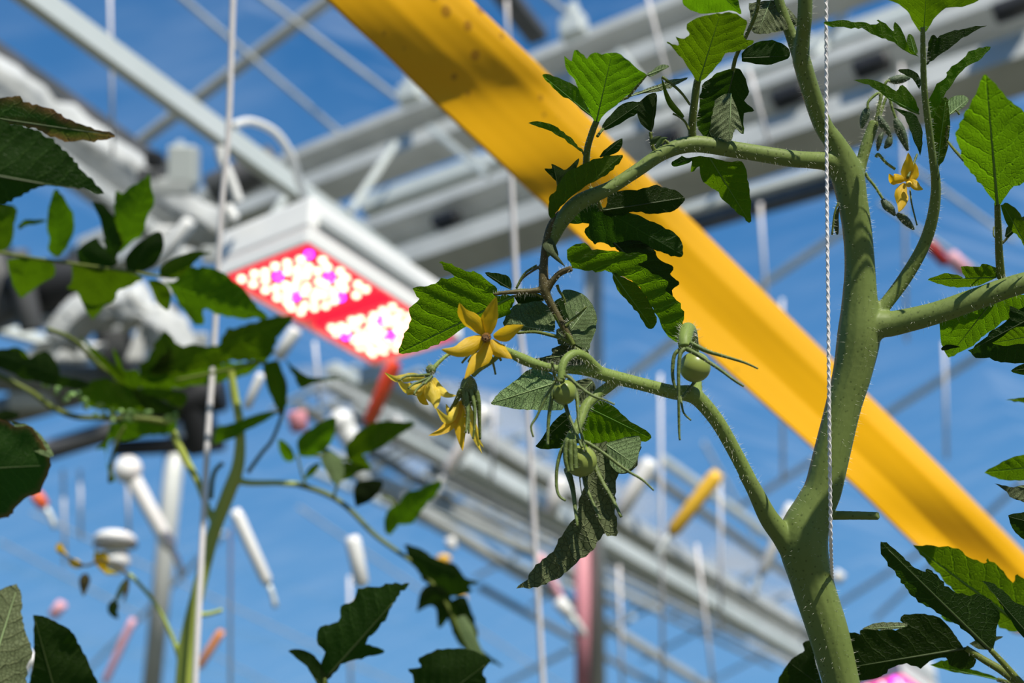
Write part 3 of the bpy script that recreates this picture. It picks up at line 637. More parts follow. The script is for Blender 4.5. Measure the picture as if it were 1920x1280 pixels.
# ================================================================ hanging hooks and clips in the distance
def hook(label, x0, y0, x1, y1, d, wpx, mat, head=0, wire=True, cat='string hook', group=None, name='string_hook', curl=0):
    a, b = P(x0, y0, d), P(x1, y1, d); t = (b-a).normalized(); r = wpx/2*px(d)
    o = thing(name, label, cat, a, group); m_ = MB(); n = 6
    m_.tube([a, a.lerp(b, .1), a.lerp(b, .5), a.lerp(b, .93), b], [r*.75, r, r*.95, r*.9, r*.55], 14); m_.build('spool_tube', mat, o)
    if head: m_ = MB(); m_.ball(a, head/2*px(d), n=16); m_.build('spool_head', mat, o)
    if wire:
        m_ = MB(); e = b+t*(r*1.2); m_.tube([b, b+t*r*1.4, b+t*r*2.4+Vector((0, 0, -r*.4)), b+t*r*3.0+Vector((0, 0, -r*.9))], r*.42, 8); m_.build('wire_end', 'alu', o)
    return o
hook('white string hook with a round head at the lower left, by the grey post', 240, 880, 322, 1030, 1.9, 30, 'white', 52)
hook('white string hook hanging just right of the yellowish stem', 440, 955, 503, 1095, 1.45, 24, 'white')
hook('short fat white string hook above the dark bottom leaf', 660, 1005, 680, 1098, 1.5, 30, 'white', wire=False)
hook('white string hook slanting below the drooping flowers', 912, 762, 838, 885, 2.1, 30, 'white')
hook('stubby white string hook left of the lower green fruit', 1052, 895, 1030, 965, 2.1, 34, 'white', wire=False)
hook('white string hook slanting behind the fruit sepals', 1222, 862, 1160, 965, 2.1, 32, 'white', wire=False)
hook('white string hook left of the trunk fork', 1486, 945, 1428, 1075, 2.2, 24, 'white')
hook('white string hook above the left tomato leaves, left of the lamp', 358, 412, 300, 492, 1.9, 28, 'white', wire=False)
hook('white string hook tucked under the lamp behind the left leaves', 556, 616, 520, 672, 1.6, 26, 'white', wire=False)
hook('thin white string hook right of the left stem top', 490, 700, 462, 765, 1.4, 18, 'white', wire=False)
hook('small white clip at the right of the trunk near the string end', 1578, 1072, 1565, 1090, 2.3, 22, 'white', wire=False, cat='clip', name='string_clip')
hook('yellow-orange string hook between the fruit branch and the hanging leaf', 1348, 885, 1258, 1000, 2.0, 30, 'yellowp')
hook('orange string hook right of the left stem base', 416, 1182, 372, 1252, 1.8, 16, 'orange', wire=False)
hook('red-orange string hook directly below the grow lamp', 742, 678, 690, 795, 1.9, 30, 'redp', wire=False)
hook('dark red string hook behind the right side stem', 1738, 455, 1775, 495, 2.2, 24, 'darkred', wire=False)
hook('blurred pink string hook beside the dark red one', 1778, 478, 1815, 512, 2.6, 30, 'pink', wire=False)
hook('red string hook beside the dark left edge leaf', 66, 925, 84, 950, 1.9, 24, 'redp')
hook('pink string hook slanting at the lower left', 250, 1160, 196, 1280, 2.2, 15, 'pink', wire=False)
hook('small pale pink hook above the lower left leaf', 118, 1130, 98, 1155, 2.2, 22, 'pink', wire=False, cat='clip', name='string_clip')
hook('white-tipped pink string hook left of the pink-lit grey post', 1010, 1040, 1060, 1140, 2.4, 18, 'pink')
hook('white round head hook just right of the pink hook tip', 1045, 1125, 1070, 1152, 2.3, 26, 'white')
hook('tiny white hook above the yellow rings', 842, 1008, 850, 1030, 2.2, 20, 'white', wire=False, cat='clip', name='string_clip')
hook('pale pinkish bundle hook behind the small leaves under the lamp', 640, 790, 672, 850, 2.4, 40, 'white', 48, wire=False)
hook('white spool at the bottom left corner among the leaves', 60, 1235, 20, 1285, 1.6, 26, 'white', 30, wire=False)
hook('dull pink hook behind the leaves under the lamp', 556, 770, 562, 810, 2.4, 36, 'pinkp', wire=False)
rg = thing('ring_coil', 'stack of small yellow rings behind the drooping lower leaves', 'rings', P(832, 1040, 1.9))
for x, y, w_ in ((832, 1048, 26), (846, 1078, 26), (858, 1098, 20), (868, 1122, 16)):
    m_ = MB(); m_.ball(P(x, y, 1.9), w_/2*px(1.9), 1.1, 1, .7, n=14); m_.build('ring', 'yellowp', rg)
ins = thing('hanging_spool', 'round white spool with a thin dark rim behind the withered left flowers', 'spool', P(216, 1005, 1.7))
m_ = MB(); m_.ball(P(217, 1050, 1.7), 26*px(1.7), n=20); m_.build('spool_body', 'white', ins)
m_ = MB(); m_.ball(P(216, 1012, 1.7), 34*px(1.7), 1.15, 1.15, .5, n=20); m_.build('spool_cap', 'enamel', ins)
m_ = MB(); q = [P(216+40*math.cos(g*math.pi/10), 1022+8*math.sin(g*math.pi/10), 1.7+.03*math.sin(g*math.pi/10)) for g in range(21)]; m_.tube(q, .0022, 6); m_.build('wire_rim', 'dgrey', ins)

# ================================================================ the main tomato plant
plant = thing('tomato_plant', 'sharp green tomato plant with thick forked stem, yellow star flower and three green fruits', 'tomato plant', P(1580, 1290, .5).xy.to_3d())
HR = MB()
Dm = .50
def pp_(s):
    return [tuple(float(c) for c in a.split(',')) for a in s.split()]
ground = P(1600, 1400, .50)
trunk = [(1640, 1700, .50, 36), (1612, 1420, .50, 35), (1580, 1290, .50, 34), (1553, 1186, .50, 38), (1521, 1085, .50, 40), (1506, 1010, .50, 46), (1528, 950, .50, 38), (1543, 917, .50, 35), (1557, 860, .50, 34), (1580, 766, .50, 33), (1598, 699, .50, 36), (1611, 625, .50, 40), (1612, 564, .50, 33), (1612, 497, .50, 28), (1607, 430, .50, 27), (1598, 375, .50, 28), (1587, 322, .50, 30), (1566, 270, .497, 20), (1543, 235, .495, 17.5), (1519, 168, .49, 17.5), (1502, 110, .485, 17)]
paths = [trunk,
  [(1502, 118, .485, 16), (1505, 70, .48, 14), (1509, 30, .475, 14), (1511, -60, .47, 14)],
  [(1504, 125, .486, 13), (1487, 75, .485, 12), (1468, 25, .484, 10), (1452, -30, .483, 9), (1440, -80, .482, 9)],
  [(1585, 340, .50, 22), (1560, 306, .498, 19), (1520, 300, .494, 16), (1481, 297, .49, 16), (1381, 281, .485, 15.5), (1300, 270, .482, 16), (1245, 286, .48, 14), (1194, 320, .478, 13), (1144, 352, .476, 13), (1085, 380, .475, 16), (1055, 412, .475, 15), (1036, 450, .476, 11), (1024, 480, .475, 7)],
  [(1600, 650, .50, 30), (1640, 612, .498, 27), (1676, 606, .496, 24), (1750, 588, .49, 21.5), (1831, 560, .485, 21), (1920, 530, .48, 20), (2060, 500, .475, 20)],
  [(1620, 620, .50, 16), (1660, 571, .50, 13), (1697, 521, .50, 13), (1730, 464, .498, 12), (1748, 410, .494, 11), (1755, 350, .489, 9.5), (1748, 290, .484, 7.5), (1741, 235, .480, 7), (1733, 168, .475, 6.5), (1731, 110, .470, 6), (1730, 50, .465, 5)],
  [(1605, 370, .50, 14), (1612, 320, .502, 11), (1625, 270, .503, 11), (1640, 228, .504, 10)],
  [(1414, 917, .49, 14), (1381, 853, .487, 13.5), (1347, 793, .483, 14), (1314, 752, .48, 15), (1293, 738, .478, 16), (1262, 735, .477, 13.5), (1211, 722, .474, 12.5), (1144, 705, .47, 13), (1105, 694, .467, 12), (1070, 693, .464, 8), (1040, 691, .462, 8), (1010, 684, .46, 9), (985, 675, .459, 10.5), (962, 664, .457, 9), (935, 650, .455, 5.5), (915, 640, .455, 4)],
  [(1502, 1050, .50, 30), (1468, 1005, .498, 22), (1441, 970, .495, 18.6), (1414, 917, .49, 15), (1396, 885, .4885, 13.8)],
  [(1560, 966, .502, 9), (1600, 966, .498, 8.5), (1648, 967, .492, 8)],
]
ground_path = [(1700, 2300, .5, 30)]
stem_obj('stem', 'stem', plant, [p for i, p in enumerate(paths) if i != 7], hair=None, voxel=.0006)
for p in paths[:7]:
    a, r = path(p); hairs(HR, a, r, 4200, .0010, .0026)
# upper brown-green twigs of the left branch
stem_obj('twig', 'twig', plant, [[(1052, 400, .476, 8), (1034, 420, .475, 7), (1025, 450, .475, 7.5), (1020, 490, .475, 8), (1020, 537, .474, 10), (1028, 560, .474, 8), (1043, 588, .474, 7), (1060, 620, .474, 7), (1075, 648, .475, 6)],
   [(1024, 545, .474, 8), (1036, 527, .473, 6.5), (1050, 512, .472, 6), (1072, 503, .47, 6)], [(1020, 542, .474, 6), (990, 546, .473, 5), (950, 548, .472, 4), (925, 552, .472, 3)],
   [(1014, 498, .475, 3), (995, 510, .476, 2.5), (980, 522, .477, 2.2), (968, 542, .478, 2)]], voxel=.0004, hair=HR, smooth_it=3)
a, r = path(paths[7])
# fruit truss: fresher green, set into the stem fork
stem_obj('fruit_truss', 'truss', plant, [paths[7],
   [(1130, 702, .469, 10), (1112, 684, .466, 10), (1095, 668, .463, 9.5), (1075, 664, .460, 9), (1060, 675, .457, 8.5), (1053, 692, .455, 8), (1053, 712, .454, 8.5)],
   [(1160, 712, .472, 8), (1142, 724, .472, 10), (1118, 742, .470, 10), (1098, 762, .467, 10), (1086, 793, .463, 9), (1072, 818, .460, 10), (1066, 836, .458, 12)],
   [(1306, 748, .479, 14), (1306, 732, .481, 11), (1307, 700, .490, 8), (1303, 655, .488, 8), (1297, 625, .478, 11), (1289, 618, .470, 14), (1284, 635, .464, 14), (1284, 652, .461, 12)],
   [(945, 655, .457, 6), (925, 675, .458, 5), (900, 692, .458, 4.5), (886, 705, .457, 4.5)],
   [(925, 655, .458, 4), (880, 652, .462, 3.2), (845, 662, .46, 3.6), (826, 676, .457, 4), (813, 690, .455, 5)]], voxel=.0004, hair=HR, hair_d=5200, smooth_it=3)
for z in ('x',):
    a, r = path(paths[7]); hairs(HR, a[6:], r[6:], 3000, .0010, .0022)

def slim(parent, z, pts, D, r0, r1, mat='sepal', name='sepal', hair=True, flat=.75):
    q = zpath(z, pts, D, r0*1.12, r1*1.2); a, r = path(q); m_ = MB(); r = [v*(1 if i > 1 else .9) for i, v in enumerate(r)]; m_.tube(a, r, 8, flat=flat)
    if hair: hairs(HR, a, r, 2600, .0005, .0012, .00005)
    return m_.build(name, mat, parent)
def fruit(cx, cy, r, D, sep):
    m_ = MB(); c = P(cx, cy, D); m_.ball(c, r*px(D), 1, 1, .96, n=28, axis=Vector((0, .2, 1)))
    m_.ball(c-UP*(r*.97*px(D)), 2.2*px(D), n=8)
    o = m_.build('fruit', 'fruit', plant)
    for z, pts, d0, d1, r0, r1 in sep: slim(o, z, pts, (d0, d1), r0, r1)
    return o
k = px(.455)
fruit(1056.5, 735, 24.5, .457, [('fr', [(262, 430), (245, 455), (200, 530), (150, 640), (115, 700), (128, 765)], .452, .447, 4, 2), ('fr', [(250, 450), (238, 530), (222, 640), (215, 740), (214, 810)], .456, .452, 5, 3),
   ('fr', [(300, 440), (310, 500), (322, 575), (345, 650), (385, 740), (420, 830)], .468, .452, 6, 3), ('fr', [(340, 420), (385, 500), (395, 600), (405, 700), (445, 855)], .464, .452, 5.5, 2.5),
   ('fr', [(320, 400), (345, 408), (400, 460), (480, 515), (560, 545), (615, 570)], .452, .446, 5, 2), ('fr', [(295, 430), (268, 425), (252, 380), (240, 315)], .452, .445, 5, 2.2)])
fruit(1089, 864, 30.5, .462, [('fr', [(330, 800), (295, 850), (270, 950), (267, 1060), (285, 1120), (322, 1145)], .455, .450, 5, 2.5), ('fr', [(330, 960), (348, 1010), (365, 1080), (378, 1180), (392, 1300)], .472, .458, 7, 2.4),
   ('fr', [(420, 940), (432, 1000), (450, 1080), (490, 1170), (530, 1260)], .472, .458, 6, 2.5), ('fr', [(470, 880), (492, 925), (540, 1030), (600, 1130), (655, 1245)], .470, .455, 6, 2.5),
   ('fr', [(380, 790), (445, 797), (560, 870), (680, 960), (780, 1020), (850, 1085)], .458, .448, 5.5, 1.8), ('fr', [(335, 780), (322, 830), (322, 900), (340, 975)], .4525, .4505, 6.5, 4.5),
   ('fr', [(350, 780), (350, 850), (352, 920), (358, 972)], .4520, .4505, 6.5, 5), ('fr', [(370, 780), (378, 850), (380, 910), (382, 955)], .4525, .4508, 6, 5), ('fr', [(405, 1000), (412, 1060), (422, 1125)], .463, .460, 1.6, .8)])
fruit(1303, 688, 29.5, .471, [('f3', [(290, 430), (255, 470), (240, 600), (240, 800), (243, 1100), (250, 1210)], .458, .452, 5.5, 2.2), ('f3', [(260, 430), (205, 480), (188, 600), (192, 690), (212, 770)], .462, .460, 5, 3),
   ('f3', [(310, 430), (360, 455), (460, 515), (600, 610), (720, 700), (795, 748)], .458, .447, 6, 2.2), ('f3', [(340, 380), (420, 420), (500, 455), (620, 490), (800, 545), (920, 598)], .460, .450, 6, 1.8),
   ('f3', [(255, 840), (265, 900), (285, 980), (345, 1040)], .468, .462, 3, 1.8), ('f3', [(385, 700), (350, 745), (305, 795), (268, 845)], .478, .470, 4, 2)])

def flower(x, y, D, r):
    m_ = MB(); m_.ball(P(x, y, D), r*px(D), n=12); return m_.build('flower', 'sepal', plant)
def petal(o, z, pts, D, w_, mat='petal', roll=0, cup=.25, peak=.42):
    n = len(pts)-1; d0, d1 = D; return blade('petal', mat, o, [(*Zp(z, *p), d0+(d1-d0)*i/n) for i, p in enumerate(pts)], w_*1.22, roll, cup, peak)
f1 = flower(912, 640, .456, 8)
for pts, w_, d1, rl in (([(1105, 890), (1020, 790), (900, 690), (862, 578)], 26, .444, .2), ([(1160, 890), (1170, 760), (1195, 640), (1228, 515)], 27, .447, -.3), ([(1200, 900), (1290, 880), (1400, 840), (1500, 798)], 25, .446, .3),
                        ([(1180, 940), (1230, 1010), (1300, 1070), (1388, 1132)], 23, .447, .2), ([(1135, 960), (1110, 1080), (1010, 1180), (912, 1333)], 27, .444, -.2), ([(1100, 915), (1010, 985), (850, 1060), (680, 1040)], 27, .442, .2)):
    petal(f1, 's', pts, (.4525, d1), w_, 'petal', rl, .3)
m_ = MB(); q = [P(912, 632, .4535), P(911, 633, .450), P(910, 635, .4465), P(909.5, 637, .443)]; m_.tube(q, [9.5*px(.45), 9*px(.45), 6*px(.45), 2.5*px(.45)], 10)
for g in range(10):
    c = math.cos(g*.628); s = math.sin(g*.628); m_.tube([P(912+8*c, 632+8*s, .452), P(911+7*c, 634+7*s, .447), P(910+2.5*c, 636+2.5*s, .4425)], [1.6*px(.45), 2.2*px(.45), .8*px(.45)], 6)
m_.build('anther_cone', 'anther', f1)
for pts, d in (([(1090, 960), (1010, 1040), (940, 1110), (885, 1175)], .455), ([(1100, 980), (1040, 1040), (990, 1100), (948, 1165)], .456), ([(1150, 980), (1165, 1060), (1195, 1160), (1222, 1290)], .455), ([(1200, 1020), (1250, 1100), (1278, 1152)], .457)): slim(f1, 's', pts, (.458, d), 3.6, 2)
f2 = flower(808, 693, .455, 10)
HRp, _ = path([(815, 688, .455, 10), (806, 697, .455, 11), (798, 706, .454, 9)]); hairs(HR, HRp, [10*px(.455)]*len(HRp), 26000, .0012, .0028, .00005)
for pts, w_, d1, mt, rl in (([(400, 690), (300, 675), (170, 685), (85, 633)], 15, .444, 'petalpale', .5), ([(400, 720), (300, 760), (240, 745), (185, 700)], 19, .446, 'petalpale', .3), ([(400, 730), (350, 790), (300, 790), (250, 802)], 17, .452, 'petalpale', .8),
                            ([(425, 680), (425, 760), (460, 830), (466, 905)], 26, .449, 'petalpale', -.2), ([(455, 670), (490, 740), (550, 795), (622, 806)], 15, .452, 'petalpale', .4), ([(405, 760), (375, 810), (385, 850), (415, 875)], 17, .458, 'petal', .2)):
    petal(f2, 'd', pts, (.455, d1), w_, mt, rl, .3)
for pts, d in (([(420, 650), (340, 655), (250, 660), (190, 695)], .445), ([(410, 670), (350, 700), (300, 720), (262, 752)], .446), ([(410, 680), (360, 730), (325, 760), (305, 797)], .447), ([(440, 660), (400, 700), (380, 720)], .448)): slim(f2, 'd', pts, (.452, d), 4, 1.8)
m_ = MB(); a, r = path([(880, 706, .457, 6), (879, 716, .456, 14), (879, 732, .456, 17), (879, 748, .456, 15), (878, 760, .456, 11)]); m_.tube(a, r, 14); hairs(HR, a, r, 20000, .0009, .0022, .00005)
f3 = m_.build('flower', 'sepal', plant)
for pts, d in (([(670, 760), (690, 850), (712, 950), (715, 1092)], .450), ([(730, 760), (755, 870), (762, 980), (748, 1130)], .449), ([(770, 770), (788, 860), (795, 980), (800, 1135)], .453), ([(660, 760), (630, 830), (600, 880), (570, 920)], .456), ([(700, 780), (708, 900), (704, 1000), (694, 1085)], .447)): slim(f3, 'd', pts, (.453, d), 6, 2)
for pts, w_, d1, mt, rl in (([(680, 830), (655, 950), (655, 1080), (670, 1218)], 24, .450, 'petal', .1), ([(660, 860), (600, 970), (520, 1060), (415, 1105)], 20, .448, 'petal', -.5), ([(650, 850), (610, 960), (540, 985), (468, 895)], 19, .445, 'petalpale', .5),
                            ([(720, 880), (740, 1000), (760, 1110), (815, 1238)], 13, .453, 'petalpale', .2), ([(735, 950), (760, 1060), (785, 1140), (828, 1195)], 10, .456, 'petalpale', -.3), ([(640, 930), (590, 950), (560, 920), (545, 868)], 13, .460, 'petalpale', .3)):
    petal(f3, 'd', pts, (.456, d1), w_, mt, rl, .3)
f4 = flower(1702, 336, .502, 6)
for pts, w_, d1 in (([(360, 610), (362, 560), (375, 500), (374, 445)], 19, .497), ([(375, 600), (400, 580), (412, 540), (415, 505)], 15, .50), ([(355, 600), (320, 600), (285, 600), (265, 565)], 17, .495), ([(370, 610), (400, 615), (430, 645), (460, 655)], 13, .494), ([(355, 620), (340, 670), (340, 730), (320, 785)], 21, .494)):
    petal(f4, 'y', pts, (.50, d1), w_, 'petal', .2, .3)
slim(f4, 'y', [(425, 455), (400, 520), (370, 590)], (.503, .498), 2.5, 3); slim(f4, 'y', [(385, 660), (395, 740), (425, 860)], (.503, .501), 2, 1.5)
m_ = MB(); m_.ball(P(1704, 345, .496), 6*px(.5), n=10); m_.build('anther_cone', 'petal' if False else 'yellowp', f4)
for pts, r, d in (([(143, 190), (132, 220), (118, 265), (108, 305)], 8, .505), ([(208, 235), (225, 275), (250, 310), (275, 355)], 7, .50), ([(300, 250), (320, 300), (345, 360), (372, 435)], 9, .50), ([(262, 32), (300, 30), (350, 22), (385, 20)], 8, .505), ([(225, 712), (250, 745), (275, 770), (300, 805)], 8, .50), ([(310, 795), (345, 820), (375, 850), (408, 885)], 7.5, .50), ([(230, 330), (215, 360), (205, 400), (200, 435)], 5, .505), ([(272, 345), (262, 390), (240, 420)], 7, .51)):
    q = [Zp('y', *p) for p in pts]; n = len(q); rr = [.45, 1, .9, .25] if n == 4 else [.5, 1, .3]
    a, rad = path([(x, y, d, r*rr[i]) for i, (x, y) in enumerate(q)]); m_ = MB(); m_.tube(a, rad, 12); hairs(HR, a, rad, 16000, .0010, .0020, .00005); m_.build('bud', 'bud', plant)
m_ = MB()
for pts in ([(195, 270), (215, 110), (150, 150), (143, 195)], [(200, 260), (215, 150), (200, 200), (210, 240)], [(205, 265), (255, 120), (285, 200), (305, 255)], [(130, 560), (145, 590), (185, 640), (230, 712)], [(190, 470), (205, 455), (245, 500), (300, 540)], [(190, 260), (240, 60), (270, 35)]):
    a, r = path(zpath('y', pts, .503, 3, 2.4)); m_.tube(a, r, 8); hairs(HR, a, r, 8000)
m_.build('bud_stalk', 'truss', plant)

